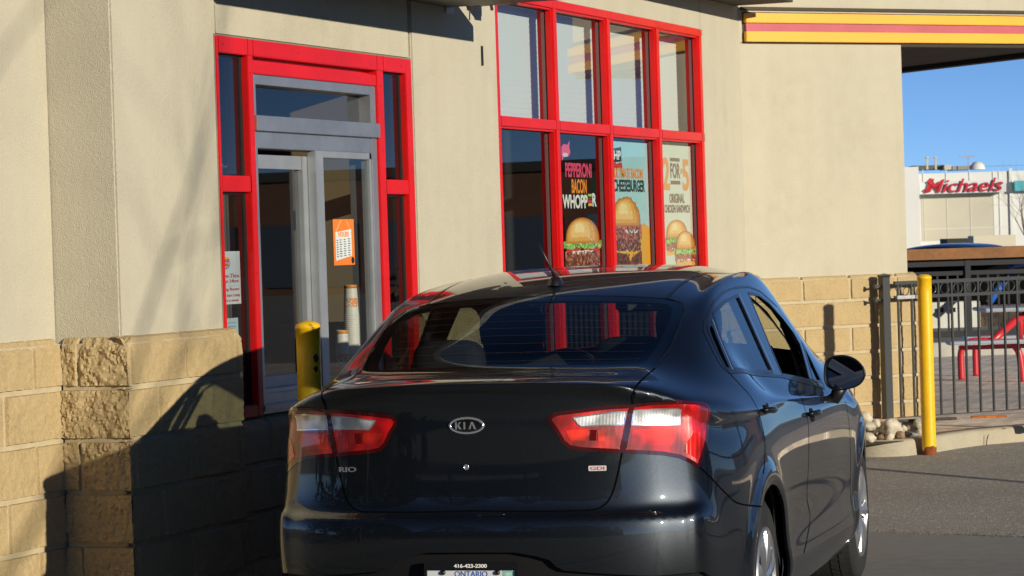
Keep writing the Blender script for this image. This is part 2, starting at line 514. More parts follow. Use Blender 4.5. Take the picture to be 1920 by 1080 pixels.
def ridge(ch, s0, s1, t0, t1, n, offs, level=.6, want=1):
    """rows of points that follow a fold of the skin, so its facets run along it"""
    C = []
    for k in range(n+1):
        s_ = s0+(s1-s0)*k/n; best = t0; prev = HIT[ch](s_, t0)[1].z
        m = 60
        for i in range(1, m+1):
            t = t0+(t1-t0)*i/m; z = HIT[ch](s_, t)[1].z
            if (prev-level)*(z-level) <= 0: best = t; break
            prev = z
        C.append((s_, best))
    # smooth the track
    for _ in range(6): C = [C[0]]+[(C[i][0], (C[i-1][1]+2*C[i][1]+C[i+1][1])/4) for i in range(1, len(C)-1)]+[C[-1]]
    return [[(a, b+o) for a, b in C] for o in offs]
# ------------------------------------------------------------ car materials
def paint_mat():
    m = mat('dark_metallic_paint', (.030, .036, .048), .39, .9, 1.0, coatrough=.012)
    n = m.node_tree.nodes; l = m.node_tree.links; b = n['Principled BSDF']
    tc = n.new('ShaderNodeTexCoord')
    v = n.new('ShaderNodeTexVoronoi'); v.inputs['Scale'].default_value = 1400; l.new(tc.outputs['Object'], v.inputs['Vector'])
    sp = n.new('ShaderNodeSeparateColor'); l.new(v.outputs['Color'], sp.inputs[0])
    r = n.new('ShaderNodeMapRange'); r.inputs[3].default_value = .55; r.inputs[4].default_value = 1.6; l.new(sp.outputs[0], r.inputs[0])
    s_ = n.new('ShaderNodeVectorMath'); s_.operation = 'SCALE'; s_.inputs[0].default_value = (.021, .025, .031)
    l.new(r.outputs[0], s_.inputs['Scale']); l.new(s_.outputs[0], b.inputs['Base Color'])
    # faint dust / unevenness of the clear coat
    t = n.new('ShaderNodeTexNoise'); t.inputs['Scale'].default_value = 9; t.inputs['Detail'].default_value = 8; l.new(tc.outputs['Object'], t.inputs['Vector'])
    r2 = n.new('ShaderNodeMapRange'); r2.inputs[1].default_value = .35; r2.inputs[2].default_value = .75; r2.inputs[3].default_value = .008; r2.inputs[4].default_value = .06
    l.new(t.outputs[0], r2.inputs[0]); l.new(r2.outputs[0], b.inputs['Coat Roughness'])
    return m
PAINT = paint_mat()
GAP = mat('black_seam', (.002, .002, .002), .9, spec=.03)
RUB = mat('black_rubber_trim', (.008, .008, .009), .35, 0, .3)
DARKPL = mat('black_textured_plastic', (.006, .006, .007), .7, spec=.25, bump=[(400, .3, .001)])
INNER = mat('dark_grey_trim', (.03, .03, .033), .8)
HEADL = mat('headliner_cloth', (.16, .155, .15), .9)
CHROME = mat('chrome', (.80, .81, .83), .16, .85)
SEATM = mat('dark_seat_cloth', (.022, .023, .027), .85, noise=[(60, .3)], bump=[(300, .3, .002)])
RGLASS = glass('tinted_rear_glass', (.56, .60, .58), 0, 1.42)
SGLASS = glass('tinted_side_glass', (.40, .46, .44), 0, 1.55, boost=.05)
WGLASS = glass('windshield_glass', (.60, .66, .62), 0, 1.5)
def lens_mat(name, col, scale, emis=0, metal=.55, rough=.22):
    m = mat(name, col, rough, metal, 1.0, coatrough=.01)
    n = m.node_tree.nodes; l = m.node_tree.links; b = n['Principled BSDF']
    tc = n.new('ShaderNodeTexCoord')
    def wave(ax, sc):
        w_ = n.new('ShaderNodeTexWave'); w_.bands_direction = ax; w_.inputs['Scale'].default_value = sc; w_.inputs['Distortion'].default_value = .3
        l.new(tc.outputs['Object'], w_.inputs['Vector']); return w_
    a = wave('X', scale); c = wave('Z', scale*.55)
    ad = n.new('ShaderNodeMath'); ad.operation = 'ADD'; l.new(a.outputs['Fac'], ad.inputs[0]); ad.inputs[1].default_value = 0
    q = n.new('ShaderNodeBump'); q.inputs['Strength'].default_value = .35; q.inputs['Distance'].default_value = .002
    l.new(ad.outputs[0], q.inputs['Height']); l.new(q.outputs[0], b.inputs['Normal'])
    # reflector bowl behind the lens: cells of lighter and darker plastic
    t = n.new('ShaderNodeTexNoise'); t.inputs['Scale'].default_value = 13; t.inputs['Detail'].default_value = 1; l.new(tc.outputs['Object'], t.inputs['Vector'])
    r = n.new('ShaderNodeMapRange'); r.inputs[1].default_value = .36; r.inputs[2].default_value = .64; r.inputs[3].default_value = .35; r.inputs[4].default_value = 1.25; l.new(t.outputs[0], r.inputs[0])
    ml = n.new('ShaderNodeMath'); ml.operation = 'MULTIPLY'; l.new(r.outputs[0], ml.inputs[0])
    r3 = n.new('ShaderNodeMapRange'); r3.inputs[3].default_value = .6; r3.inputs[4].default_value = 1.15; l.new(a.outputs['Fac'], r3.inputs[0]); l.new(r3.outputs[0], ml.inputs[1])
    s_ = n.new('ShaderNodeVectorMath'); s_.operation = 'SCALE'; s_.inputs[0].default_value = col
    l.new(ml.outputs[0], s_.inputs['Scale']); l.new(s_.outputs[0], b.inputs['Base Color'])
    if emis: b.inputs['Emission Color'].default_value = (1, .02, .01, 1); b.inputs['Emission Strength'].default_value = emis
    return m
LRED = lens_mat('red_lamp_lens', (.66, .004, .004), 85, 0, .05, .3)
LRIM = mat('dark_red_lamp_rim', (.05, .002, .003), .12, 0, 1)
LCLR = lens_mat('clear_lamp_lens', (.92, .92, .94), 70, 0, .55, .25)
LREF = lens_mat('bright_red_reflector', (1.0, .018, .010), 30, 0, .3, .25)

car = empty('parked_car', (CX, CY, 0), PSI, 'dark grey four door sedan stopped at the drive through window', 'car')
_sh = sorted([chart(TOP[i][6]) for i in range(1, 12)])
def shoulder(s):
    for (a, b), (c, e) in zip(_sh[:-1], _sh[1:]):
        if a <= s <= c: return b+(e-b)*(s-a)/(c-a)
    return _sh[0][1] if s < _sh[0][0] else _sh[-1][1]
_ss = [_sh[0][0]+.012*k for k in range(int((_sh[-1][0]-_sh[0][0])/.012))]
_tt = [shoulder(s) for s in _ss]
for _ in range(30): _tt = [_tt[0]]+[(_tt[i-1]+2*_tt[i]+_tt[i+1])/4 for i in range(1, len(_tt)-1)]+[_tt[-1]]
RSH = [[(s, t+o) for s, t in zip(_ss, _tt)] for o in (-.10, -.088, -.076, -.064, -.054, -.045, -.036, -.028, -.020, -.012, -.004, .004, .012, .020, .028, .036, .045, .054)]
def both(name, p, m, par=None, sub=False):
    a = skin(name, p, m, par or car); b = skin(name, mirror(p), m, par or car); return a, b
def arc(yc, r, a0, a1, n=14):
    return [(.85, yc+r*math.cos(R(a0+(a1-a0)*k/n)), .31+r*math.sin(R(a0+(a1-a0)*k/n))) for k in range(n+1)]

SHUT = [(1228, 690), (1210, 706), (1190, 728), (1187, 761), (1167, 846), (1158, 890), (1148, 925), (1135, 945), (1112, 956), (1060, 958)]
LTOP = [(1187, 761), (1230, 756), (1290, 755), (1318, 757), (1328, 763), (1330, 775), (1326, 813), (1309, 874)]
LBOT = [(1309, 874), (1295, 865), (1276, 856), (1243, 850), (1167, 846)]
BQ = [(1309, 874), (1337, 900), (1362, 926), (1377, 940), (1393, 946), (1428, 950)]
GEDGE = [(1228, 690), (1241, 672), (1267, 628), (1285, 585), (1281, 568), (1264, 562), (1249, 559)]
DITCH = [(1249, 559), (1271, 537), (1296, 521), (1325, 512)]
DITCH3 = [(.545, 2.11, 1.398), (.533, 2.52, 1.380), (.512, 2.86, 1.325)]
AP = [(.545, 3.20, 1.17), (.585, 3.44, 1.005)]
RDL = [(1366, 698), (1392, 726), (1405, 740), (1418, 762), (1427, 790), (1434, 830), (1434, 860), (1431, 888)]
FDL = [(1393, 540), (1430, 620), (1467, 705), (1480, 712), (1493, 731), (1506, 757), (1511, 771), (1516, 803), (1516, 866), (1513, 929), (1519, 970), (1513, 1011), (1507, 1037)]
DLOR = [(1366, 698), (1353, 687), (1338, 661), (1320, 622), (1321, 604), (1338, 567), (1358, 547), (1376, 540), (1393, 538)]
DLOF = [(1393, 538), (1405, 538), (1426, 547), (1457, 575), (1483, 611), (1509, 653), (1530, 692), (1546, 726)]
ARC_R = arc(WY_R, .352, 10, 170, 24)          # front to back over the rear wheel
arch_pts = [chart(p) for p in ARC_R]
bq = PX(BQ)
# last point of the bumper line sits on the wheel arch
def near_arch(p, A): return min(range(len(A)), key=lambda k: (A[k][0]-p[0])**2+(A[k][1]-p[1])**2)
kb = near_arch(bq[-1], arch_pts)
bq[-1] = arch_pts[kb]
rdl = PX(RDL); kd = near_arch(rdl[-1], arch_pts); rdl[-1] = arch_pts[kd]
fdl = PX(FDL); fdl.append((fdl[-1][0]-.0, .325)); 
sY = lambda y: KS*PI/2+(y-.9)
YF = 3.02                                      # front edge of the front door
frontarc = [chart(p) for p in arc(WY_F, .352, 90, 172, 12)]
yF_low = WY_F+.352*math.cos(R(172))
front_edge = [(sY(YF), .34), (sY(YF), .50), (sY(YF), .70), (sY(YF)+.0, chart((.8, YF, .86))[1])]
dlor = PX(DLOR); dlof = PX(DLOF)
# doors
rear_door = dlor[::-1][0:]                     # from the B post back to the tail corner
rear_door = [dlor[-1]] + [d for d in dlor[::-1][1:]] + rdl[1:] + [arch_pts[k] for k in range(kd-1, 0, -1)]
rear_door += [(arch_pts[0][0]+.01, .325)] + [p for p in fdl[::-1]]
rear_door = [p for i, p in enumerate(rear_door) if i == 0 or (abs(p[0]-rear_door[i-1][0])+abs(p[1]-rear_door[i-1][1])) > .004]
front_door = [dlof[0]] + dlof[1:] + [(sY(YF), front_edge[-1][1]), (sY(YF), .70), (sY(YF), .50), (sY(YF)-.02, .36), (sY(YF)-.06, .325)] + fdl[::-1]
front_door = [p for i, p in enumerate(front_door) if i == 0 or (abs(p[0]-front_door[i-1][0])+abs(p[1]-front_door[i-1][1])) > .004]
RW = PX([(1337, 588), (1358, 566), (1384, 554), (1449, 697), (1376, 693)])
QW = PX([(1334, 606), (1370, 693), (1362, 691), (1345, 660), (1329, 622), (1328, 612)])
FW = PX([(1403, 550), (1422, 553), (1441, 567), (1467, 596), (1488, 624), (1500, 645), (1519, 714), (1504, 710), (1467, 703)])
SW = PX([(1503, 640), (1540, 716), (1525, 714)])
# body side
YB_ = YF+.014
FTOP = [(sY(YB_), front_edge[-1][1]), chart((.757, 3.07, .945)), chart((.69, 3.40, .965))]
A = PX(SHUT[:4])+PX(LTOP[1:])+bq[1:]+[arch_pts[k] for k in range(kb-1, -1, -1)]+[(arch_pts[0][0]+.01, .23), (sY(1.5), .21), (sY(2.6), .21), (sY(YB_), .215), (sY(YB_), .70)]+FTOP+[chart(AP[1])]
A += [chart(AP[0])]+[chart(p) for p in DITCH3[::-1]]+PX(DITCH[::-1])+PX(GEDGE[::-1])[1:-1]
side = patch(A, [rear_door, front_door], step=.0135, ridges=RSH)
both('body_side', rim(side), PAINT)
shell = (lambda p, d: ([v-n*d for v, n in zip(p[0], p[1])], [-n for n in p[1]], [f[::-1] for f in p[2]]))
sidein = shell(patch(A, [rear_door, front_door], step=.04), .03)
both('inner_trim', sidein, INNER)
def door(outline, wins, hx, hname, L, opened):
    p = patch(outline, wins, step=.0125, ridges=RSH)
    for mir in (0, 1):
        q = rim(p) if not mir else mirror(rim(p))
        d = skin('door', q, PAINT, car)
        s2 = shell(patch(outline, wins, step=.04), .045); s2 = mirror(s2) if mir else s2
        skin('door_lining', s2, INNER, d)
        for k, w_ in enumerate(wins):
            if not (opened and k == 0 and not mir):
                g = patch(w_, step=.03, off=-.006); g = mirror(g) if mir else g
                skin('window_glass', g, SGLASS, d)
            loop = resample([Vector(c) for c in w_], .015)
            H = [s_hit(c[0], c[1]) for c in loop]
            rb = ribbon([h[0] for h in H], [h[1] for h in H], .014, .0012, True); rb = mirror(rb) if mir else rb
            skin('window_seal', rb, RUB, d)
        # handle
        h = px_hit(*hx)
        P, N = h; t = Vector((0, 1, 0)); t = (t-N*t.dot(N)).normalized(); u = N.cross(t)
        if u.z < 0: u = -u
        bar = B(); pts = []; rr = []
        for k in range(13):
            a = k/12; y = (a-.5)*L; bow = math.sin(PI*a)
            pts.append(P+t*y+N*(.004+.022*bow**.5)+u*(-.004*(2*a-1))); rr.append(.0075+.006*bow)
        bar.tube(pts, rr, 12)
        cup = B(); c_ = []
        n_ = 20
        ring = lambda sc, dp: [P+u*(-.004)+t*(.045*sc*math.cos(2*PI*k/n_))+u*(.026*sc*math.sin(2*PI*k/n_))+N*dp for k in range(n_)]
        r0 = ring(1.08, .0015); r1 = ring(.95, .001); r2 = ring(.6, .0008)
        cup.add(r0+r1+r2, [(k, (k+1) % n_, n_+(k+1) % n_, n_+k) for k in range(n_)]+[(n_+k, n_+(k+1) % n_, 2*n_+(k+1) % n_, 2*n_+k) for k in range(n_)]+[tuple(range(2*n_, 3*n_))])
        for bb, nm, mm in ((bar, 'door_handle', PAINT), (cup, 'handle_recess', DARKPL)):
            if mir: bb.v = [Vector((-v.x, v.y, v.z)) for v in bb.v]; bb.f = [f[::-1] for f in bb.f]
            o = bb.build(nm, mm, d, smooth=True)
door(rear_door, [RW, QW], (1437, 768), 'h', .17, False)
door(front_door, [FW, SW], (1522, 776), 'h', .17, True)
# bright edges beside the rear side window glass
for L_ in ([(1335, 600), (1373, 694)], [(1385, 553), (1451, 697)]):
    rb = line_s(PX(L_), wd=.007, off=.0035); both('window_divider', rb, CHROME)
# rear bumper
mirL = lambda L: [(-p[0], p[1]) for p in L[::-1]]
shutB = PX(SHUT[4:]+[(874, 958)]); shutB[-1] = (0, shutB[-1][1])
lb = PX(LBOT)
half = shutB[::-1]+[p for p in lb[::-1][1:]]+bq[1:]+[arch_pts[k] for k in range(kb+1, len(arch_pts))]
low_b = half[-1]
half = half+[(low_b[0]-.01, .25), (low_b[0]-.12, .21)]
VAL = PX([(874, 1036), (965, 1036), (1005, 1043), (1030, 1050), (1042, 1062), (1058, 1070), (1120, 1075), (1222, 1080)])
VAL[0] = (0, VAL[0][1]); VAL += [(VAL[-1][0]+.16, VAL[-1][1]+.0), (VAL[-1][0]+.26, VAL[-1][1]-.05), (VAL[-1][0]+.25, .25)]
bump_out = half+[VAL[-1]]+VAL[::-1][1:]
bump_out = bump_out[:-1]
full = mirL(bump_out[1:])[::-1]
poly = bump_out+[VAL[0]]+[(-p[0], p[1]) for p in bump_out[::-1]][:-1]
RB = []
for lo_, hi_, lv in ((.58, .70, .45),):
    RB += ridge('s', -1.0, 1.0, hi_, lo_, 130, (-.030, -.02, -.012, -.006, 0, .006, .012, .02, .030, .042), .3)
skinb = patch(poly, step=.019, ridges=RB)
bumper = skin('rear_bumper', rim(skinb, .03), PAINT, car)
vpoly = VAL+[(VAL[-1][0]-.02, .21), (0, .21)]
vpoly = vpoly+[(-p[0], p[1]) for p in vpoly[::-1]][1:-1]
skin('lower_valance', patch(vpoly, step=.03, off=-.022), DARKPL, bumper)
# trunk lid
ds = PX(SHUT+[(874, 958)], 'd'); ds[-1] = (0, ds[-1][1])
db = PX([(1114, 694), (960, 697)], 'd'); db[-1] = (0, db[-1][1])
LID_L = PX([(1182, 762), (1165, 846), (1090, 842), (1068, 838), (1056, 828), (1045, 808), (1034, 793), (1031, 785), (1040, 777), (1100, 769)], 'd')
lid = ds+[(-p[0], p[1]) for p in ds[::-1]][1:]+[(-p[0], p[1]) for p in db][0:]+[p for p in db[::-1]][1:]
mlamp = [(-p[0], p[1]) for p in LID_L]
tl = dchart(TOP[0][0])[1]
RG = ridge('d', -.56, .56, tl-.05, tl+.06, 80, (-.030, -.020, -.013, -.007, -.003, 0, .003, .007, .013, .020, .030), .55)
trunk = skin('trunk_lid', rim(patch(lid, [LID_L, mlamp], ch='d', step=.018, ridges=RG)), PAINT, car)
# inner lamps on the lid and outer lamps on the body
def ring_patch(outline, ch, shrink_px, m, off=.0): pass
def lamp(outline, clear, refl, ch):
    base = rim(patch(outline, [clear]+([refl] if refl else []), ch=ch, step=.015, off=.001), .01)
    cl = patch(clear, ch=ch, step=.012, off=.002); rf = patch(refl, ch=ch, step=.015, off=.002) if refl else None
    loop = resample([Vector(c) for c in outline], .012); H = [HIT[ch](c[0], c[1]) for c in loop]
    rb = ribbon([h[0] for h in H], [h[1] for h in H], .013, .0018, True)
    loop = resample([Vector(c) for c in clear], .012); H = [HIT[ch](c[0], c[1]) for c in loop]
    rc = ribbon([h[0] for h in H], [h[1] for h in H], .004, .0025, True)
    for mir in (0, 1):
        f = mirror if mir else (lambda p: p)
        o = skin('tail_lamp', f(base), LRED, car)
        skin('clear_lens', f(cl), LCLR, o)
        skin('lamp_rim', f(rb), LRIM, o)
        skin('clear_lens_edge', f(rc), CHROME, o)
        if rf: skin('side_reflector', f(rf), LREF, o)
lamp(LID_L, PX([(1074, 783), (1120, 777), (1174, 772), (1169, 797), (1090, 800), (1084, 796)], 'd'), None, 'd')
LO = PX(LTOP+LBOT[1:-1]+[(1170, 846)])
lamp(LO, PX([(1188, 770), (1230, 767), (1270, 765), (1277, 768), (1274, 796), (1184, 797)]), PX([(1324, 806), (1318, 838), (1309, 862), (1283, 847), (1288, 828), (1300, 812)]), 's')
LCELL = lens_mat('bright_red_lamp_cell', (1.0, .03, .012), 95, 0, .35, .3); LDARK = mat('dark_red_lamp_gap', (.10, .002, .003), .2, 0, 1)
def cell(L, ch, m, nm):
    p = patch(PX(L, ch), ch=ch, step=.012, off=.0022); both(nm, p, m)
cell([(1186, 806), (1262, 803), (1268, 818), (1258, 834), (1182, 836)], 's', LCELL, 'stop_lamp_cell')
cell([(1060, 807), (1104, 805), (1102, 827), (1070, 826)], 'd', LCELL, 'stop_lamp_cell')
cell([(1107, 806), (1119, 806), (1118, 826), (1106, 826)], 'd', LDARK, 'lamp_gap')
cell([(1122, 806), (1136, 805), (1135, 827), (1121, 827)], 'd', LCELL, 'stop_lamp_cell')
# rear window, roof, windshield
def sym(L): return L+[(-p[0], p[1]) for p in L[::-1]]
G1 = PX([(1004, 555)]+GEDGE[::-1]+[(1114, 694), (960, 697)], 't'); G1[0] = (0, G1[0][1]); G1[-1] = (0, G1[-1][1])
GP = G1+[(-p[0], p[1]) for p in G1[::-1]][1:-1]
G2 = PX([(1000, 563), (1200, 564), (1250, 568), (1261, 576), (1256, 600), (1236, 640), (1212, 675), (1200, 682), (1100, 683), (960, 684)], 't'); G2[0] = (0, G2[0][1]); G2[-1] = (0, G2[-1][1])
GH = G2+[(-p[0], p[1]) for p in G2[::-1]][1:-1]
rw = skin('rear_window', patch(GP, ch='t', step=.03, off=-.001), RGLASS, car)
skin('ceramic_border', patch(GP, [GH], ch='t', step=.02, off=-.003), mat('black_ceramic', (.004, .004, .005), .12, 0, .6), rw)
for k in range(10):
    y = .60+.058*k; xm = .46+.02*math.sin(k)*0
    rb = line_s([(-xm, y), (0, y-.012), (xm, y)], .04, .0016, .0012, ch='t'); skin('defroster_line', rb, bpy.data.materials.get('defroster_brown') or mat('defroster_brown', (.05, .025, .012), .5), rw)
R1 = [G1[k] for k in range(0, len(GEDGE)+1)]
gt = PX([(1004, 555), (1249, 559)], 't')
rf = [(0, gt[0][1]), gt[1]]+PX(DITCH[1:], 't')+[(p[0], p[1]) for p in DITCH3]+[(.385, 2.845), (.2, 2.83), (0, 2.82)]
roofp = rf+[(-p[0], p[1]) for p in rf[::-1]][1:-1]
roof = skin('roof', rim(patch(roofp, ch='t', step=.02)), PAINT, car)
skin('headliner', shell(patch(roofp, ch='t', step=.06), .03), HEADL, roof)
ws = [(0, 2.82), (.2, 2.83), (.385, 2.845), DITCH3[-1][:2], (.53, 3.05), AP[0][:2], AP[1][:2], (.42, 3.48), (.2, 3.51), (0, 3.52)]
wsp = ws+[(-p[0], p[1]) for p in ws[::-1]][1:-1]
wso = skin('windshield', patch(wsp, ch='t', step=.05), WGLASS, car)
# rubber / shut lines
def seam(L, ch='s', wd=.006, m=GAP, name='shut_line', par=None, off=.0008, raw=False):
    C = L if raw else PX(L, ch)
    if len(C) > 3 and name == 'shut_line': C = [(p.x, p.y) for p in smooth_line([Vector((c[0], c[1], 0)) for c in C], .012)]
    rb = line_s(C, .015, wd, off, ch=ch)
    skin(name, rb, m, par or car); skin(name, mirror(rb), m, par or car)
seam(SHUT[:4], 's'); seam(SHUT[3:]+[(874, 958)], 'd', .006)
seam(BQ, 's'); seam(RDL, 's')
seam(FDL[2:], 's')
seam(DLOR+DLOF[1:], 's', .009, RUB, 'window_surround', off=.0015)
seam([(1366, 698), (1415, 702), (1465, 706), (1493, 713), (1524, 721), (1546, 729)], 's', .012, RUB, 'belt_trim', off=.002)
seam(GEDGE, 's', .008, RUB, 'window_rubber', off=.001)
seam(DITCH+DITCH3, 's', .012, RUB, 'roof_molding', off=.0015)
seam([(1228, 692), (1114, 697), (960, 699)], 't', .008, RUB, 'window_rubber')
seam([(sY(YF), .33), (sY(YF), .5), (sY(YF), .70), (sY(YF), front_edge[-1][1])], 's', raw=True)
# front end: fender, hood, bumper
hood_t = [(0, 3.54), (.2, 3.53), (.42, 3.50), (.60, 3.46), (.69, 3.44), (.72, 3.82), (.66, 3.98), (.53, 4.09), (.39, 4.14), (.2, 4.17), (0, 4.18)]
hoodp = hood_t+[(-p[0], p[1]) for p in hood_t[::-1]][1:-1]
hood = skin('hood', patch(hoodp, ch='t', step=.03), PAINT, car)
# what remains of the skin in front of the doors comes straight from the moulded shell
def region(test):
    use = [f for f in MF if test(sum((MV[i] for i in f), Vector())/len(f))]
    ids = sorted({i for f in use for i in f}); mp = {a: b for b, a in enumerate(ids)}
    return [MV[i] for i in ids], [MN[i] for i in ids], [tuple(mp[i] for i in f) for f in use]
def in_arch(c, yc): return math.hypot(c.y-yc, c.z-.31) < .352 and abs(c.x) > .55
Apoly = A
fa = [chart(p) for p in arc(WY_F, .352, 190, -12, 40)]
FEN = [(sY(YB_), .70)]+FTOP+[chart((.715, 3.45, .955)), chart((.735, 3.82, .865)), chart((.69, 3.94, .80)), (sY(4.0), .74), (sY(4.0), .22), (fa[-1][0]+.02, .215)]+fa[::-1]+[(sY(YB_)+.04, .215), (sY(YB_), .215)]
FEN = [p for i, p in enumerate(FEN) if i == 0 or (abs(p[0]-FEN[i-1][0])+abs(p[1]-FEN[i-1][1])) > .003]
both('front_fender', rim(patch(FEN, step=.015)), PAINT)
skin('front_bumper', region(lambda c: c.y >= 4.0 and not (inside((abs(c.x), c.y), hoodp) and c.z > .78) and not in_arch(c, WY_F)), PAINT, car)
skin('cowl', region(lambda c: 3.4 < c.y < 3.56 and abs(c.x) < .62 and c.z > .7), DARKPL, car)
for sg in (1, -1):
    b = B(); pts = []
    h = [s_hit(sg*chart((x, y, z))[0], z) for x, y, z in ((.50, 4.24, .72), (.66, 4.1, .74), (.74, 3.92, .72), (.74, 3.9, .64), (.62, 4.18, .63), (.48, 4.27, .64))]
    ctr = sum((q[0] for q in h), Vector())/6+Vector((sg*.02, .02, 0))
    b.add([q[0]+q[1]*.004 for q in h]+[ctr], [(i, (i+1) % 6, 6) for i in range(6)]); b.build('headlight', CHROME, car, smooth=True)
b = B(); b.box((-.42, 4.26, .60), (.42, 4.335, .665)); b.build('grille', DARKPL, car, bevel=.012)
b = B(); b.box((-.45, 4.29, .30), (.45, 4.352, .42)); b.build('lower_grille', DARKPL, car, bevel=.02)
# underbody and wheel housings
b = B(); b.box((-.76, .12, .17), (.76, .50, .24)); b.box((-.56, .5, .17), (.56, 4.15, .25)); b.box((-.77, 1.32, .18), (.77, 3.08, .25)); b.build('underbody', mat('underbody_black', (.01, .01, .01), .9), car)
for yc in (WY_R, WY_F):
    for sg in (1, -1):
        b = B(); n = 24; v = []; f = []
        for k in range(n+1):
            a = R(-25+230*k/n)
            for x, r in ((.775, .36), (.52, .36)): v.append((sg*x, yc+r*math.cos(a), .31+r*math.sin(a)))
            v.append((sg*.52, yc, .31))
        for k in range(n): f += [(3*k, 3*k+3, 3*k+4, 3*k+1), (3*k+1, 3*k+4, 3*k+5)]
        b.add(v, f); b.build('wheel_housing', mat('wheel_housing_black', (.006, .006, .006), .9) if yc == WY_R and sg == 1 else bpy.data.materials['wheel_housing_black'], car)
# ------------------------------------------------------------ wheels
TYRE = mat('tyre_rubber', (.018, .018, .018), .75, noise=[(30, .3)], bump=[(250, .35, .002)])
RIM = mat('silver_hubcap', (.55, .56, .58), .28, .85, .4)
def make_wheel():
    w_ = bpy.data.objects.new('wheel', None); link(w_, car)
    t = B(); prof = [(.192, -.01), (.205, .004), (.240, .010), (.275, .006), (.296, -.006), (.306, -.024), (.310, -.045), (.312, -.09), (.310, -.14), (.305, -.165), (.27, -.19), (.2, -.19), (.192, -.16)]
    t.lathe(prof, (0, 0, 0), 72, 'X')
    ty = t.build('tyre', TYRE, w_, smooth=True)
    tr = B()
    for k in range(60):                       # tread blocks over the shoulder
        a = 2*PI*k/60
        for (x0, x1, sk) in ((-.012, -.060, .02), (-.068, -.10, -.02), (-.108, -.17, .02)):
            vs = []
            for x, da in ((x0, 0), (x1, sk*1.6)):
                for d in (-.0125, .0125):
                    ang = a+(d/.31)+da
                    for r in (.306, .3145 if x < -.02 else .308):
                        vs.append((x, r*math.cos(ang), r*math.sin(ang)))
            tr.add(vs, [(1, 3, 7, 5), (0, 1, 5, 4), (2, 6, 7, 3), (0, 2, 3, 1), (4, 5, 7, 6)])
    tr.build('tread', TYRE, w_)
    h = B(); h.lathe([(.200, -.004), (.203, .004), (.198, .010), (.188, .010), (.180, -.002), (.178, -.02)], (0, 0, 0), 64, 'X')
    h.lathe([(.0, .006), (.030, .006), (.036, .002), (.042, -.006), (.05, -.008)], (0, 0, 0), 40, 'X')
    for k in range(8):                        # eight broad twin spokes with folded faces
        a0 = 2*PI*k/8+.2
        def P_(r, da, x): return (x, r*math.cos(a0+da), r*math.sin(a0+da))
        rs = [.034, .08, .13, .17, .192]; wd = [.55, .27, .235, .225, .24]; xc = [.0, .010, .014, .012, .006]
        v = []; f = []
        for r, wq, x in zip(rs, wd, xc): v += [P_(r, -wq, x-.012), P_(r, -wq*.86, x-.002), P_(r, 0, x+.004), P_(r, wq*.86, x-.002), P_(r, wq, x-.012)]
        for i in range(4):
            for j in range(4): f.append((i*5+j, i*5+j+1, (i+1)*5+j+1, (i+1)*5+j))
        h.add(v, f)
    o = h.build('hubcap', RIM, w_); autosmooth(o, 22)
    d = B(); d.lathe([(0, -.03), (.18, -.03), (.19, -.02)], (0, 0, 0), 40, 'X')
    d.build('brake_disc', mat('dark_steel', (.02, .02, .02), .6, .5), w_)
    return w_
wh = make_wheel()
for k, (x, y, sg) in enumerate(((.812, WY_R, 1), (.812, WY_F, 1), (-.812, WY_R, -1), (-.812, WY_F, -1))):
    o = wh if k == 0 else copy_tree(wh, car)
    o.location = (x, y, .312); o.rotation_euler = (R([14, 31, 5, 50][k]), 0, 0 if sg > 0 else PI)
# ------------------------------------------------------------ mirrors
MG = mat('mirror_glass', (.85, .88, .9), .01, 1)
for sg in (1, -1):
    root = bpy.data.objects.new('side_mirror', None); link(root, car); root.location = (sg*.872, 2.72, .958); root.scale = (sg, 1, 1)
    prof = [(-.088, .010), (-.080, .052), (-.050, .074), (0, .078), (.045, .062), (.078, .028), (.086, -.008), (.066, -.042), (.030, -.060), (-.03, -.066), (-.068, -.058), (-.086, -.030)]
    pr_ = smooth_line([Vector((a, 0, c)) for a, c in prof], .012, True)
    b = B(); v = []; n = len(pr_); lays = [(0.0, .93), (-.004, 1.0), (.02, 1.0), (.05, .94), (.075, .80), (.092, .58), (.10, .3), (.102, .02)]
    for dy, sc in lays: v += [Vector((p.x*sc, dy-p.x*.12, p.z*sc)) for p in pr_]
    f = []
    for i in range(len(lays)-1):
        for k in range(n): f.append((i*n+k, i*n+(k+1) % n, (i+1)*n+(k+1) % n, (i+1)*n+k))
    b.add(v, f); b.build('mirror_housing', PAINT, root, smooth=True)
    g = B(); g.add([Vector((p.x*.93, .006-p.x*.12-.10*p.x, p.z*.93)) for p in pr_], [tuple(range(n))]); g.build('mirror_glass', MG, root)
    a = B(); a.tube([(-.02, .03, -.05), (-.045, .045, -.095), (-.085, .07, -.135)], [.030, .026, .032], 14); a.build('mirror_arm', RUB, root, smooth=True)
# ------------------------------------------------------------ antenna
h = t_hit(0, 1.29); P = h[0]
ant = bpy.data.objects.new('antenna', None); link(ant, car); ant.location = P
b = B(); b.lathe([(0, .030), (.012, .029), (.020, .022), (.026, .010), (.030, -.004)], (0, 0, 0), 24); 
for i, v in enumerate(b.v): v.y *= 1.5
b.build('antenna_base', RUB, ant, smooth=True)
b = B(); b.tube([(0, 0, .02), (-.012, -.018, .06), (-.040, -.072, .150)], [.0065, .0045, .0035], 10)
b.build('antenna_rod', RUB, ant, smooth=True)
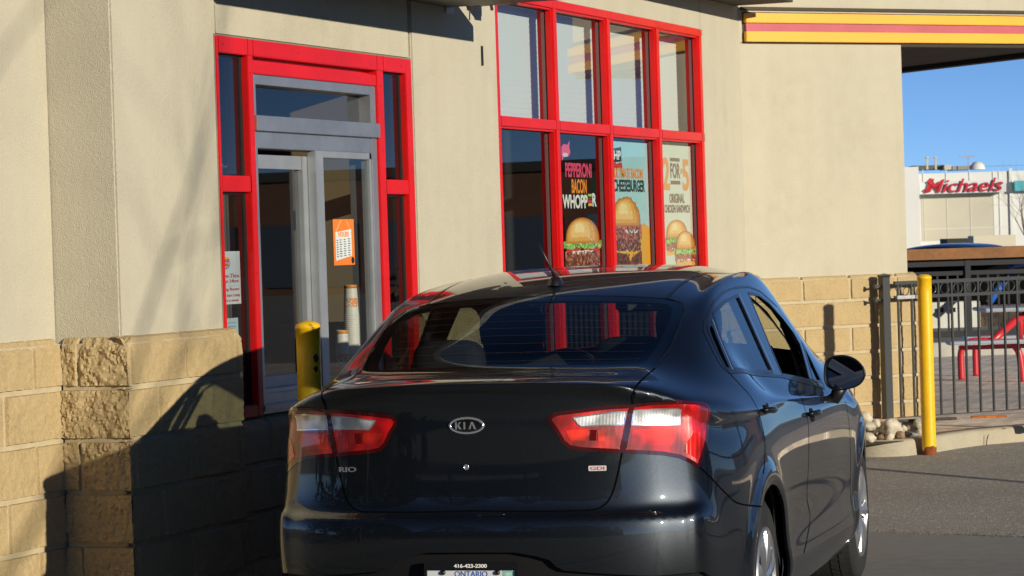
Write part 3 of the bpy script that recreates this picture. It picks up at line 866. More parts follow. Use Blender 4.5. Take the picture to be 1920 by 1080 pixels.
# ------------------------------------------------------------ badges
def frame_at(px, py):
    P, N = px_hit(px, py); ex = Vector((1, 0, 0)); ex = (ex-N*ex.dot(N)).normalized(); ey = N.cross(ex)
    if ey.z < 0: ey = -ey
    return P, N, ex, ey
P, N, ex, ey = frame_at(875, 798)
def ell(rx, ry, d, n=48): return [P+ex*(rx*math.cos(2*PI*k/n))+ey*(ry*math.sin(2*PI*k/n))+N*d for k in range(n)]
b = B(); L0 = [ell(.061, .029, .0), ell(.060, .028, .005), ell(.056, .0245, .006), ell(.053, .0215, .003)]
v = sum(L0, []); n = 48
b.add(v, [(i*n+k, i*n+(k+1) % n, (i+1)*n+(k+1) % n, (i+1)*n+k) for i in range(3) for k in range(n)])
bd = b.build('oval_badge', CHROME, trunk, smooth=True)
b = B(); b.add(ell(.0535, .022, .0028), [tuple(range(n))]); b.build('badge_plate', mat('badge_black', (.004, .004, .004), .1, 0, 1), bd)
let = B(); hK = .024; wK = .020; st = .0052
def LT(poly, ox): let.prism([(x+ox, y-hK/2) for x, y in poly], P+N*.003, ex, ey, N*.0022)
LT([(0, 0), (st, 0), (st, hK), (0, hK)], -.038)
LT([(st, hK*.40), (wK*.72, hK), (wK*1.02, hK), (st, hK*.28)], -.038)
LT([(st+.002, hK*.50), (wK*.72, 0), (wK*1.05, 0), (st+.006, hK*.62)], -.038)
LT([(0, 0), (st, 0), (st, hK), (0, hK)], -.0095)
LT([(0, 0), (st, 0), (wK*.55, hK*.78), (wK*.92, 0), (wK*1.25, 0), (wK*.72, hK), (wK*.42, hK)], .008)
let.build('badge_letters', CHROME, bd)
P, N, ex, ey = frame_at(652, 880)
text_mesh('model_lettering', 'RIO', CHROME, .02, P+N*.0005-ey*.009, ex, ey, .002, trunk, bold=.02, width=.068, height=.017)
P, N, ex, ey = frame_at(1120, 878)
b = B(); b.prism([(-.029, -.0085), (.029, -.0085), (.030, .0), (.029, .0085), (-.029, .0085), (-.030, 0)], P, ex, ey, N*.0025)
gd = b.build('engine_badge', mat('badge_silver', (.7, .7, .7), .3, .3), trunk, bevel=.0008)
text_mesh('engine_lettering', 'GDI', mat('badge_red', (.55, .02, .03), .3), .02, P+N*.0028-ey*.0052, ex, ey, .0006, gd, bold=.02, width=.047, height=.0105)
P, N, ex, ey = frame_at(874, 876)
b = B(); b.lathe([(.0095, 0), (.009, .003), (.0065, .0035), (.006, .002), (0, .002)], P, 24, mat3=Matrix((ex, ey, N)).transposed()); b.build('keyhole', CHROME, trunk, smooth=True)
# ------------------------------------------------------------ licence plate
pl = bpy.data.objects.new('license_plate', None); link(pl, bumper); pl.location = (0, -.004, .416); pl.rotation_euler = (R(-4), 0, 0)
b = B(); b.box((-.152, -.004, -.076), (.152, .004, .076)); b.build('plate_face', mat('plate_white', (.62, .64, .66), .35, noise=[(5, .08)]), pl)
b = B(); b.box((-.160, -.012, .058), (.160, .006, .085)); b.box((-.160, -.012, -.085), (.160, .006, -.070)); b.box((-.160, -.012, -.070), (-.149, .006, .058)); b.box((.149, -.012, -.070), (.160, .006, .058))
b.build('plate_frame', mat('plate_frame_black', (.008, .008, .009), .25, 0, .4), pl, bevel=.002)
text_mesh('dealer_lettering', '416-423-2300', mat('white_print', (.8, .8, .8), .5), .014, (0, -.0125, .066), (1, 0, 0), (0, 0, 1), .0006, pl, bold=.03, width=.112, height=.0125)
BLU = mat('plate_blue', (.03, .10, .42), .5)
text_mesh('province_lettering', 'ONTARIO', BLU, .02, (0, -.0045, .036), (1, 0, 0), (0, 0, 1), .0006, pl, bold=.005, width=.112, height=.019)
b = B(); b.box((.108, -.0052, .030), (.140, -.004, .056)); st_ = b.build('plate_sticker', mat('sticker_green', (.20, .50, .42), .5), pl)
text_mesh('sticker_lettering', 'NOV', mat('white_print2', (.8, .8, .8), .5), .01, (.127, -.0054, .040), (1, 0, 0), (0, 0, 1), .0005, pl, bold=.02, width=.020, height=.010)
for sx in (-.095, .09):
    b = B(); b.lathe([(0, -.013), (.006, -.0125), (.008, -.009), (.0085, -.003)], (sx, 0, .050), 16, 'Y'); b.build('plate_screw', RUB, pl, smooth=True)
# ------------------------------------------------------------ cabin
cab = B(); cab.box((-.66, .95, .24), (.66, 3.45, .30)); cab.build('cabin_floor', INNER, car)
b = B(); b.box((-.60, .50, 1.02), (.60, 1.00, 1.06)); b.box((-.60, .48, .60), (.60, .52, 1.02)); b.build('parcel_shelf', INNER, car)
def seat_back(name, x, y, w_, z0, z1, lean, head=True, hw=.26):
    b = B()
    n = 10; v = []; f = []
    prof = []
    for i in range(n+1):
        t = i/n; z = z0+(z1-z0)*t; ww = w_*(1-.10*t**3)/2; yy = y-lean*t
        if t > .9: ww *= 1-(t-.9)*2.2
        th = .07*(1-.35*t)
        v += [(x-ww, yy, z), (x-ww*.8, yy-th, z), (x+ww*.8, yy-th, z), (x+ww, yy, z), (x+ww*.8, yy+th*.8, z), (x-ww*.8, yy+th*.8, z)]
    for i in range(n):
        for k in range(6): f.append((i*6+k, i*6+(k+1) % 6, (i+1)*6+(k+1) % 6, (i+1)*6+k))
    f.append(tuple(range(n*6, n*6+6)))
    b.add(v, f); o = b.build(name, SEATM, car, smooth=True)
    if head:
        h = B(); v = []; f = []; n2 = 14; lay = [(-.055, .55), (-.048, .85), (-.02, 1), (.02, 1), (.045, .85), (.055, .5)]
        zc = z1+.10; yc = y-lean-.01
        for dy, sc in lay:
            for k in range(20):
                a = 2*PI*k/20; c, s_ = math.cos(a), math.sin(a)
                v.append((x+hw/2*sc*math.copysign(abs(c)**.6, c), yc+dy, zc+.095*sc*math.copysign(abs(s_)**.6, s_)))
        for i in range(len(lay)-1):
            for k in range(20): f.append((i*20+k, i*20+(k+1) % 20, (i+1)*20+(k+1) % 20, (i+1)*20+k))
        f += [tuple(range(20))[::-1], tuple(range((len(lay)-1)*20, len(lay)*20))]
        h.add(v, f); h.build('headrest', SEATM, o, smooth=True)
        p_ = B()
        for dx in (-.06, .06): p_.tube([(x+dx, yc, z1-.03), (x+dx, yc, zc-.06)], .006, 8)
        p_.build('headrest_posts', CHROME, o)
    return o
seat_back('front_seat', -.36, 2.18, .50, .48, 1.10, .16)
seat_back('front_seat', .36, 2.18, .50, .48, 1.10, .16)
seat_back('rear_seat', -.34, 1.18, .58, .45, 1.00, .16, hw=.27)
seat_back('rear_seat', .34, 1.18, .58, .45, 1.00, .16, hw=.27)
b = B(); b.box((-.60, 1.2, .30), (.60, 1.65, .52)); b.build('rear_cushion', SEATM, car, bevel=.04)
for x in (-.36, .36):
    b = B(); b.box((x-.25, 2.12, .32), (x+.25, 2.62, .50)); b.build('front_cushion', SEATM, car, bevel=.04)
b = B(); b.box((-.70, 3.0, .55), (.70, 3.42, .92)); b.box((-.64, 3.02, .92), (-.18, 3.35, .97)); b.build('dashboard', INNER, car, bevel=.04)
b = B()
pts = []
for k in range(33):
    a = 2*PI*k/32; pts.append((-.36+.18*math.cos(a), 2.88+.06*math.sin(a), .90+.17*math.sin(a)))
b.tube(pts, .014, 8, cap=False); b.tube([(-.36, 2.88, .90), (-.36, 3.05, .86)], .03, 8); b.build('steering_wheel', RUB, car, smooth=True)
b = B(); b.box((-.11, .585, 1.065), (.11, .66, 1.115)); bh = b.build('brake_light_housing', INNER, car, bevel=.012)
BRK = mat('brake_light_red', (.5, .01, .01), .3, emis=((1, .03, .02), 1.6))
b = B(); b.box((-.092, .579, 1.078), (.092, .5845, 1.104)); b.build('high_brake_light', BRK, bh, bevel=.004)
h = px_hit(1150, 590)
b = B(); b.box((-.11, 2.80, 1.235), (.11, 2.825, 1.305)); b.build('rear_view_mirror', INNER, car, bevel=.015)
b = B(); b.box((-.10, 2.796, 1.243), (.10, 2.798, 1.297)); b.build('rear_view_glass', MG, car)
# ============================================================ THE PLACE
from mathutils import noise as NZ
def onx(px, py, x): d = pray(px, py); t = (x-CAM.x)/d.x; return CAM+d*t
def onz(px, py, z): d = pray(px, py); t = (z-CAM.z)/d.z; return CAM+d*t
DEL = .7082
DD = Vector((math.sin(DEL), math.cos(DEL), 0)); DN = Vector((DD.y, -DD.x, 0)); DC = Vector((-6.161, 20.309, 0))
UP = Vector((0, 0, 1))
XW, XWIN = -5.374, -6.161
ROOF = 3.78
def ramp_mat(name, c1, c2, rough, noises, bumps, extra=None):
    m = mat(name, c1, rough, bump=bumps); n = m.node_tree.nodes; l = m.node_tree.links; b = n['Principled BSDF']
    tc = n.new('ShaderNodeTexCoord'); prev = None
    for sc, lo, hi in noises:
        t = n.new('ShaderNodeTexNoise'); t.inputs['Scale'].default_value = sc; t.inputs['Detail'].default_value = 7; l.new(tc.outputs['Object'], t.inputs['Vector'])
        r = n.new('ShaderNodeMapRange'); r.inputs[1].default_value = lo; r.inputs[2].default_value = hi; l.new(t.outputs[0], r.inputs[0])
        if prev is None: prev = r.outputs[0]
        else:
            a = n.new('ShaderNodeMath'); a.operation = 'MULTIPLY'; l.new(prev, a.inputs[0]); l.new(r.outputs[0], a.inputs[1])
            prev = a.outputs[0]
    mx = n.new('ShaderNodeMix'); mx.data_type = 'RGBA'; mx.inputs[6].default_value = (*c1, 1); mx.inputs[7].default_value = (*c2, 1)
    l.new(prev, mx.inputs[0]); l.new(mx.outputs[2], b.inputs['Base Color'])
    return m
STUC = ramp_mat('beige_stucco', (.515, .475, .365), (.425, .39, .295), .92, [(1.3, .35, .75), (9, .25, .85)], [(190, .9, .005), (60, .45, .005)])
n_ = STUC.node_tree.nodes; l_ = STUC.node_tree.links; tc_ = n_.new('ShaderNodeTexCoord'); mp_ = n_.new('ShaderNodeMapping'); mp_.inputs['Scale'].default_value = (5, 5, .35)
t_ = n_.new('ShaderNodeTexNoise'); t_.inputs['Scale'].default_value = 1.6; t_.inputs['Detail'].default_value = 6; l_.new(tc_.outputs['Object'], mp_.inputs[0]); l_.new(mp_.outputs[0], t_.inputs['Vector'])
r_ = n_.new('ShaderNodeMapRange'); r_.inputs[1].default_value = .35; r_.inputs[2].default_value = .75; r_.inputs[3].default_value = 1.015; r_.inputs[4].default_value = .965; l_.new(t_.outputs[0], r_.inputs[0])
v_ = n_.new('ShaderNodeVectorMath'); v_.operation = 'SCALE'; old = n_['Principled BSDF'].inputs['Base Color'].links[0].from_socket
l_.new(old, v_.inputs[0]); l_.new(r_.outputs[0], v_.inputs['Scale']); l_.new(v_.outputs[0], n_['Principled BSDF'].inputs['Base Color'])
BLOCK = ramp_mat('split_face_block', (.48, .36, .185), (.27, .195, .10), .95, [(7, .15, .95), (75, .30, .78)], [(120, .8, .005), (420, .5, .002)])
MORT = ramp_mat('mortar', (.50, .42, .27), (.36, .30, .19), .95, [(20, .3, .7), (3, .2, .8)], [(200, .5, .002)])
RED = mat('red_window_frame', (.64, .008, .009), .36, 0, .08, spec=.3, noise=[(4, .10), (50, .06)], bump=[(60, .05, .001)])
STEEL = mat('brushed_aluminium', (.46, .47, .49), .38, .75, noise=[(7, .12), (90, .06)], bump=[(90, .08, .001)])
STEELW = mat('pale_aluminium', (.42, .44, .46), .38, .5, noise=[(9, .1)])
BLACKG = mat('black_gasket', (.012, .012, .012), .5)
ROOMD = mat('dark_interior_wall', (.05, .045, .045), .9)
ASPH = None

bld = empty('restaurant_building', (XW, 10, 0), 0, 'beige stucco restaurant with split face block base and red framed windows', 'building')
def bp(b, name, m, par=None, **k):
    """child of the building; geometry is given in world coordinates"""
    par = par or bld
    o = b.build(name, m, par, **k)
    mw = Matrix.Translation(-Vector(bld.location)) if par is bld else Matrix.Identity(4)
    if par is bld: o.location = -Vector(bld.location)
    return o
# stucco walls
def stucco(name, x0, x1, y0, y1, z0, z1):
    b = B(); b.box((x0, y0, z0), (x1, y1, z1)); return bp(b, name, STUC, bevel=.008)
stucco('stucco_wall', -5.95, -5.663, 8.45, 9.397, 1.19, ROOF)
stucco('stucco_pilaster', -5.95, XW, 9.395, 10.263, 1.19, ROOF)
stucco('stucco_header', -5.65, XW-.002, 10.261, 12.257, 2.446, ROOF)
stucco('stucco_pilaster', -6.45, XW+.004, 12.275, 13.372, 1.19, ROOF)
b = B(); b.box((-6.4, 12.25, 1.19), (XW-.022, 12.28, ROOF)); bp(b, 'expansion_joint', mat('brown_joint', (.20, .14, .07), .9))
stucco('stucco_wall', -6.45, XWIN, 13.37, 14.30, 1.19, ROOF)
stucco('stucco_header', -6.45, XWIN+.002, 14.298, 19.335, 3.062, ROOF)
stucco('stucco_wall', -6.45, XWIN, 19.333, 20.45, 1.19, ROOF)
# diagonal wing carrying the striped canopy
def dbox(name, s0, s1, n0, n1, z0, z1, m, bev=.008, par=None):
    b = B(); v = []
    for z in (z0, z1):
        for s_, n_ in ((s0, n0), (s1, n0), (s1, n1), (s0, n1)): v.append(DC+DD*s_+DN*n_+UP*z)
    b.add(v, [(0, 1, 2, 3), (7, 6, 5, 4), (0, 4, 5, 1), (1, 5, 6, 2), (2, 6, 7, 3), (3, 7, 4, 0)]); return bp(b, name, m, par, bevel=bev)
dbox('stucco_wing', -.05, 1.505, -.5, 0, 1.19, 3.03, STUC)
dbox('canopy_fascia', -.02, 3.43, -.25, .0, 3.024, ROOF, STUC)
dbox('canopy_roof', -.4, 3.425, -6.0, -.25, 3.20, ROOF, STUC)
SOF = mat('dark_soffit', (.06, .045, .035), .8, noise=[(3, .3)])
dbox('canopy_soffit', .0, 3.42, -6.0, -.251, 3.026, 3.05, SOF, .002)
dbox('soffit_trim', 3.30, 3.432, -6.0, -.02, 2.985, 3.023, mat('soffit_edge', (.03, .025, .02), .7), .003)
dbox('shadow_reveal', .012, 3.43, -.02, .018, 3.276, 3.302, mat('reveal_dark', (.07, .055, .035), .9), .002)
YEL = mat('yellow_stripe_metal', (.80, .39, .003), .42, 0, .15, noise=[(2, .07)])
PNK = mat('faded_pink_stripe_metal', (.46, .07, .095), .5, noise=[(3, .14), (40, .05)])
dbox('yellow_stripe', .035, 3.44, .0, .050, 3.178, 3.252, YEL, .004)
dbox('pink_stripe', .045, 3.435, .0, .030, 3.112, 3.178, PNK, .003)
dbox('yellow_stripe', .035, 3.44, .0, .050, 3.034, 3.112, YEL, .004)
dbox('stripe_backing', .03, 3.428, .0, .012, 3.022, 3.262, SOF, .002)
# roof and back of the house
b = B(); b.box((-18, 8.4, ROOF), (-5.30, 24, ROOF+.15)); bp(b, 'flat_roof', mat('roof_membrane', (.3, .3, .3), .9))
b = B(); b.box((-18.2, 8.4, 0), (-18, 24, ROOF)); b.box((-18, 8.4, 0), (-5.665, 8.455, ROOF)); bp(b, 'rear_wall', STUC)
# ---------------------------------------------------------- block work
def block_wall(name, o, e, nrm, L, cols, zt=1.235, zb=-.02, seed=0, rough=.0075, cap=True, res=.0125, i0=.0, i1=.0):
    """real split-faced blocks: each its own pillow with a broken face, mortar set back. e along the wall, nrm outward"""
    rnd = random.Random(seed); b = B(); o = Vector(o)
    H = .203; z = zt; k = 0
    while z > zb:
        z0 = max(z-H, zb); joints = cols(k)
        js = [0]+[j for j in joints if .012 < j < L-.012]+[L]
        for a, c in zip(js[:-1], js[1:]):
            x0, x1 = a+(.003 if a > 0 else 0), c-(.003 if c < L else 0); y0, y1 = z0+(.003 if z0 > zb else 0), z-.003
            nx = max(2, int((x1-x0)/res)); nz = max(2, int((y1-y0)/res)); v = []; f = []
            sd = rnd.uniform(0, 100); tilt = rnd.uniform(-.004, .004); amp = rough*rnd.uniform(.8, 1.2)
            for i in range(nx+1):
                for j in range(nz+1):
                    u, w_ = i/nx, j/nz; px_, pz = x0+(x1-x0)*u, y0+(y1-y0)*w_
                    ed = min(px_-x0 if a > 0 else 9, x1-px_ if c < L else 9, pz-y0, y1-pz)
                    q = Vector((px_*9+sd, pz*9, sd)); h = NZ.noise(q)*.5+NZ.noise(q*2.3)*.45+NZ.noise(q*5.7)*.45+NZ.noise(q*12)*.40
                    d = amp*h+tilt*(2*u-1)+.35*amp*NZ.noise(q*26)
                    if ed < .010: d -= (.010-ed)*.6
                    if ed < 1e-5: d = -.040
                    if k == 0 and cap:
                        cc = .038                       # sloped cap
                        if pz > zt-.05: d -= max(0, (pz-(zt-.050)))/.05*cc; d = max(d, -.060)
                    jig = .0018*NZ.noise(q*3.1) if ed > 1e-5 else 0
                    v.append(o+Vector(e)*(px_+jig)+UP*(pz+jig)+Vector(nrm)*d)
            for i in range(nx):
                for j in range(nz): f.append((i*(nz+1)+j, (i+1)*(nz+1)+j, (i+1)*(nz+1)+j+1, i*(nz+1)+j+1))
            b.add(v, f)
        z = z-H; k += 1
    ob = bp(b, name, BLOCK, smooth=False); autosmooth(ob, 28)
    # mortar bed behind
    m = B(); e = Vector(e); nrm = Vector(nrm)
    vv = []
    for dn in (-.30, -(.0075+rough*.55)):
        for s_, zz in ((i0, zb), (L-i1, zb), (L-i1, zt-.03), (i0, zt-.03)): vv.append(o+e*s_+UP*zz+nrm*dn)
    m.add(vv, [(3, 2, 1, 0), (4, 5, 6, 7), (0, 1, 5, 4), (1, 2, 6, 5), (2, 3, 7, 6), (3, 0, 4, 7)])
    bp(m, 'mortar_bed', MORT)
    return ob
P_ = .441
XB = -5.325
run = lambda first: (lambda k: [first[k % 2]+P_*i for i in range(-1, 60)])
block_wall('block_base', (-5.622, 8.45, 0), (0, 1, 0), (1, 0, 0), 9.355-8.45, run([9.163-8.45-P_, 8.95-8.45-P_]), seed=1, res=.009, i1=-.05)
block_wall('block_base', (-5.622, 9.352, 0), (1, 0, 0), (0, -1, 0), XB+5.622, lambda k: [.075] if k % 2 == 0 else [], seed=2, rough=.014, res=.007, i1=.03)
block_wall('block_base', (XB, 9.352, 0), (0, 1, 0), (1, 0, 0), 10.305-9.352, run([9.828-9.352, 9.60-9.352]), seed=3, res=.010, i0=.03)
block_wall('block_base', (XB-.02, 10.305, 0), (0, 1, 0), (1, 0, 0), 1.95, run([.30, .08]), zt=.842, seed=4)
block_wall('block_base', (XB, 12.25, 0), (0, 1, 0), (1, 0, 0), 1.16, run([.2, .42]), seed=5)
b = B(); b.box((-6.5, 13.38, -.02), (-5.36, 13.41, 1.2)); bp(b, 'pilaster_return', BLOCK)
block_wall('block_base', (XWIN+.045, 13.40, 0), (0, 1, 0), (1, 0, 0), .88, run([.1, .32]), seed=6, res=.03)
block_wall('block_base', (XWIN+.045, 14.28, 0), (0, 1, 0), (1, 0, 0), 5.065, run([.1, .32]), zt=.80, seed=6, res=.03)
block_wall('block_base', (XWIN+.045, 19.345, 0), (0, 1, 0), (1, 0, 0), .975, run([.1, .32]), seed=8, res=.02)
block_wall('block_base', DC+DN*.045-DD*.0, DD, DN, 1.560, run([.479-P_, .695-P_]), seed=7, res=.012, rough=.007)
dbox('block_end', 1.30, 1.562, -.45, .03, -.02, 1.19, BLOCK, .01)
# block return beside the drive-through opening (the end of the pilaster base)
b = B(); b.box((-5.60, 10.298, .84), (XB-.012, 10.306, 1.20)); bp(b, 'block_return', BLOCK)
# interior of the restaurant
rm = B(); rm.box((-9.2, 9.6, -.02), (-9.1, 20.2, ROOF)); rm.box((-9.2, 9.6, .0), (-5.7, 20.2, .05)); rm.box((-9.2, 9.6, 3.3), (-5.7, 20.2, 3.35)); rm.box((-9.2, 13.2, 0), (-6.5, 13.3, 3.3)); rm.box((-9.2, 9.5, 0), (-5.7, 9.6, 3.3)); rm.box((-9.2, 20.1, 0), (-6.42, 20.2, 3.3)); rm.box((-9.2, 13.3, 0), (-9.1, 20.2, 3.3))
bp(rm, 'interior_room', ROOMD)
# ---------------------------------------------------------- drive-through window
GLZ = glass('window_glass', (.80, .84, .84), 0, 1.5, boost=.04)
def Y_(px, py=377, x=XW): return onx(px, py, x).y
def Z_(px, py, x=XW): return onx(px, py, x).z
dt = bpy.data.objects.new('drive_through_window', None); link(dt, bld); dt.location = -Vector(bld.location)
y0, y1 = Y_(411.3), Y_(777); m1a, m1b = Y_(470.5), Y_(480.5); m2a, m2b = Y_(712), Y_(724); e0 = Y_(416.5); e1 = Y_(766)
zt = 2.444; zb = .842
XF = XW+.006
red = B()
F_ = lambda a, b_, c, d, x1=XF, x0=XF-.115: red.box((x0, a, c), (x1, b_, d))
F_(y0, e0, zb, zt); F_(m1a, m1b, zb, zt-.070); F_(m2a, m2b, zb, zt-.07); F_(e1, y1, zb, zt)
F_(e0, e1, zt-.070, zt, XF+.002)
zr = 1.829
F_(e0, m1a, zr-.034, zr+.034, XF-.002); F_(m2b, e1, zr-.034, zr+.034, XF-.002)
F_(e0, m1a, zb, zb+.05, XF-.002); F_(m2b, e1, zb, zb+.05, XF-.002)
F_(m1b, m2a, 2.300, 2.352, XF-.004); F_(m1b, m2a, 2.352, zt-.07, XF-.045)
red.build('red_frame', RED, dt, bevel=.003)
st = B()
S_ = lambda a, b_, c, d, x1=XF-.01, x0=XF-.13: st.box((x0, a, c), (x1, b_, d))
sl0, sl1 = m1b+.002, Y_(488); sr0, sr1 = Y_(702), m2a-.002
tg_t, tg_b = Z_(560, 165), Z_(560, 222)
S_(sl0, sl1, .905, 2.298); S_(sr0, sr1, .905, 2.298)
S_(sl1, sr0, tg_t, 2.298, XF-.012); S_(sl0, sr1, tg_b-.065, tg_b, XF+.010)
S_(sl1, sr0, 1.985, tg_b-.065, XF-.014)
st.build('steel_frame', STEEL, dt, bevel=.002)
st = B(); po0, po1 = Y_(597), Y_(611)
st.box((XF-.055, po0, .93), (XF-.012, po1, 1.985))
st.box((XF-.06, po1, 1.955), (XF-.016, sr0, 1.985)); st.box((XF-.06, sr0-.02, .93), (XF-.016, sr0, 1.985)); st.box((XF-.06, po1, .93), (XF-.016, sr0, .96))
st.build('fixed_sash', STEELW, dt, bevel=.002)
XS = XF-.06
st = B(); st.box((XS-.04, sl1, .95), (XS, sl1+.022, 1.96)); ys0, ys1 = Y_(568, 377, XS), Y_(579, 377, XS)
st.box((XS-.04, ys0, .95), (XS+.004, ys1, 1.96)); st.box((XS-.04, sl1, 1.90), (XS-.002, ys0, 1.96)); st.box((XS-.04, sl1, .95), (XS-.002, ys0, 1.0))
st.build('sliding_sash', STEELW, dt, bevel=.002)
st = B(); st.box((XF-.14, sl0, .845), (XF-.02, sr1, .93)); st.box((XF-.14, sl0, .86), (XF+.004, sr1, .885)); st.box((XF-.2, sl0, .93), (XF-.03, ys1+.3, .95))
st.build('bottom_panel', STEEL, dt, bevel=.003)
def pane(name, x, a, b_, c, d, par, m=GLZ):
    q = B(); q.add([(x, a, c), (x, b_, c), (x, b_, d), (x, a, d)], [(0, 1, 2, 3)]); return q.build(name, m, par)
pane('glass_pane', XF-.03, po1, sr0-.02, .96, 1.955, dt); pane('glass_pane', XS-.02, sl1+.02, ys0, 1.0, 1.90, dt)
pane('glass_pane', XF-.07, sl1, sr0, tg_b, tg_t, dt)
for a, b_ in ((e0, m1a), (m2b, e1)):
    pane('glass_pane', XF-.036, a, b_, zb+.05, zr-.034, dt); pane('glass_pane', XF-.036, a, b_, zr+.034, zt-.07, dt)
for a, b_ in ((e0, m1a), (m2b, e1)):
    for c, d in ((zb+.05, zr-.034), (zr+.034, zt-.07)):
        gk = B(); gk.box((XF-.08, b_-.022, c), (XF-.030, b_, d)); gk.box((XF-.08, a, d-.010), (XF-.030, b_-.0215, d)); gk.build('glazing_gasket', BLACKG, dt)
# room details behind: counter, tall dark red panels
b = B(); b.box((-6.4, 10.0, .05), (-5.62, 13.0, .90)); bp(b, 'serving_counter', mat('counter_steel', (.25, .26, .27), .35, .8))
b = B(); b.box((-5.72, 10.05, .9), (-5.70, 10.50, 3.2)); bp(b, 'wall_panel', mat('dark_red_panel', (.18, .012, .02), .6))
b = B()
for k in range(9): b.tube([(-5.66-.02*(k % 2), 10.68+.05*k, 1.0), (-5.66-.02*(k % 2), 10.68+.05*k, 1.95)], .028, 8)
bp(b, 'strip_curtain', mat('grey_strip', (.10, .105, .10), .7), smooth=True)
b = B(); b.box((-7.4, 10.7, .9), (-7.3, 12.6, 1.5)); b.box((-8.2, 11.5, 2.0), (-8.1, 15, 2.5)); bp(b, 'kitchen_shelf', mat('kitchen_metal', (.3, .3, .3), .4, .5))
# ---------------------------------------------------------- notices in the window
CUPW = mat('white_paper_cup', (.72, .68, .60), .5)
ORG = mat('orange_print', (.85, .26, .02), .5)
PAPER = mat('white_notice_paper', (.66, .70, .70), .5)
REDP = mat('red_print', (.55, .02, .03), .5)
EX, EZ = Vector((0, 1, 0)), UP
ws_ = empty('hours_sign', (XF-.045, Y_(438, 520), 1.45), 0, 'white drive-thru hours notice behind the lower left side pane', 'sign')
b = B(); yl, yr = Y_(405, 520, XF-.045), Y_(451, 520, XF-.045); zt_, zb_ = Z_(440, 471, XF-.045), Z_(440, 570, XF-.045)
L_ = Vector(ws_.location)
b.box((-.003, yl-L_.y, zb_-L_.z), (0, yr-L_.y, zt_-L_.z)); b.build('notice_sheet', PAPER, ws_, bevel=.001)
wS = yr-yl
def wtext(nm, s, y, z, h, m, par, wd=None, sh=0, bold=.01, align='CENTER', x=.0008, sx=1):
    return text_mesh(nm, s, m, h*1.35, (x, y, z), EX, EZ, .0006, par, shear=sh, bold=bold, align=align, width=wd, height=h if wd else None, sx=sx)
cy = (yl+yr)/2-L_.y; tz = lambda f: zt_+(zb_-zt_)*f-L_.z
Hh = zt_-zb_
for s_, f, hh, ww in (('Drive-Thru', .50, .075, .86), ('Open 24hrs', .61, .08, .80), ('Dining Room', .76, .075, .84), ('6am-12am Daily', .87, .065, .92), ('7 days a week', .965, .065, .78)):
    wtext('notice_lettering', s_, cy, tz(f), hh*Hh, REDP, ws_, wd=ww*wS)
b = B(); b.box((.0002, yl+.06-L_.y, tz(.655)), (.0012, yr-.04-L_.y, tz(.650))); b.build('notice_rule', mat('grey_print', (.3, .35, .4), .5), ws_)
def disc(b, y, z, ry, rz, x, a0=0, a1=360, n=28):
    p = [(y+ry*math.cos(R(a0+(a1-a0)*k/n)), z+rz*math.sin(R(a0+(a1-a0)*k/n))) for k in range(n+(0 if a1-a0 == 360 else 1))]
    b.prism(p, (x, 0, 0), EX, EZ, Vector((.0005, 0, 0)))
lg = bpy.data.objects.new('round_logo', None); link(lg, ws_); lg.location = (0, yl+.40*wS-L_.y, tz(.21))
rr_ = .105*Hh*1.15
b = B(); disc(b, 0, 0, rr_*1.5, rr_*1.02, .0004, 150, 395); b.build('logo_swoosh', mat('logo_blue', (.02, .16, .55), .5), lg)
BUN = mat('logo_yellow', (.85, .50, .02), .5)
b = B(); disc(b, 0, .1*rr_, rr_*1.32, rr_*.95, .0010); b.build('logo_ground', PAPER, lg)
b = B(); disc(b, 0, rr_*.30, rr_*1.25, rr_*.62, .0016, 8, 172); disc(b, 0, -rr_*.25, rr_*1.2, rr_*.55, .0016, 188, 352); b.build('logo_bun', BUN, lg)
text_mesh('logo_lettering', 'BURGER', REDP, .03, (.0023, 0, .02*rr_), EX, EZ, .0004, lg, bold=.03, width=rr_*2.4, height=rr_*.5)
text_mesh('logo_lettering', 'KING', REDP, .03, (.0023, 0, -.60*rr_), EX, EZ, .0004, lg, bold=.03, width=rr_*1.9, height=rr_*.52)
x_ = XF-.045
n2 = empty('small_notice', (x_, Y_(438, 600), 1.3), 0, 'pale blue notice below the hours notice in the left side pane', 'sign'); L2 = Vector(n2.location)
b = B(); b.box((-.003, Y_(405, 620, x_)-L2.y, Z_(440, 665, x_)-L2.z), (0, Y_(447, 620, x_)-L2.y, Z_(440, 596, x_)-L2.z)); b.build('notice_sheet', mat('pale_blue_paper', (.48, .60, .64), .5), n2)
b = B()
for k in range(5): b.box((0, Y_(425, 620, x_)-L2.y, Z_(440, 604+k*7, x_)-L2.z), (.0008, Y_(443, 620, x_)-L2.y, Z_(440, 605.5+k*7, x_)-L2.z))
b.build('notice_lines', mat('blue_grey_print', (.15, .3, .4), .5), n2)
# orange opening-hours poster on the fixed pane
x_ = XF-.026
yl, yr, zt_, zb_ = Y_(625, 455, x_), Y_(664, 455, x_), Z_(645, 411, x_), Z_(645, 497, x_)
hp = empty('opening_hours_poster', (x_, yl, zb_), 0, 'small orange opening hours poster stuck on the serving window', 'poster'); W_, H_ = yr-yl, zt_-zb_
b = B(); b.box((0, 0, 0), (.001, W_, H_)); b.build('poster_sheet', mat('orange_sheet', (.80, .20, .025), .5), hp)
b = B(); b.prism([(.10*W_, .10*H_), (.86*W_, .20*H_), (.86*W_, .78*H_), (.10*W_, .72*H_)], (.001, 0, 0), EX, EZ, Vector((.0006, 0, 0))); b.build('white_board', PAPER, hp)
b = B()
for a, c in (((.12, .72), (.38, .98)), ((.82, .77), (.62, .98))): b.tube([(.0016, a[0]*W_, a[1]*H_), (.0016, c[0]*W_, c[1]*H_)], .0012, 6)
b.build('board_strings', mat('pale_print', (.8, .6, .4), .5), hp)
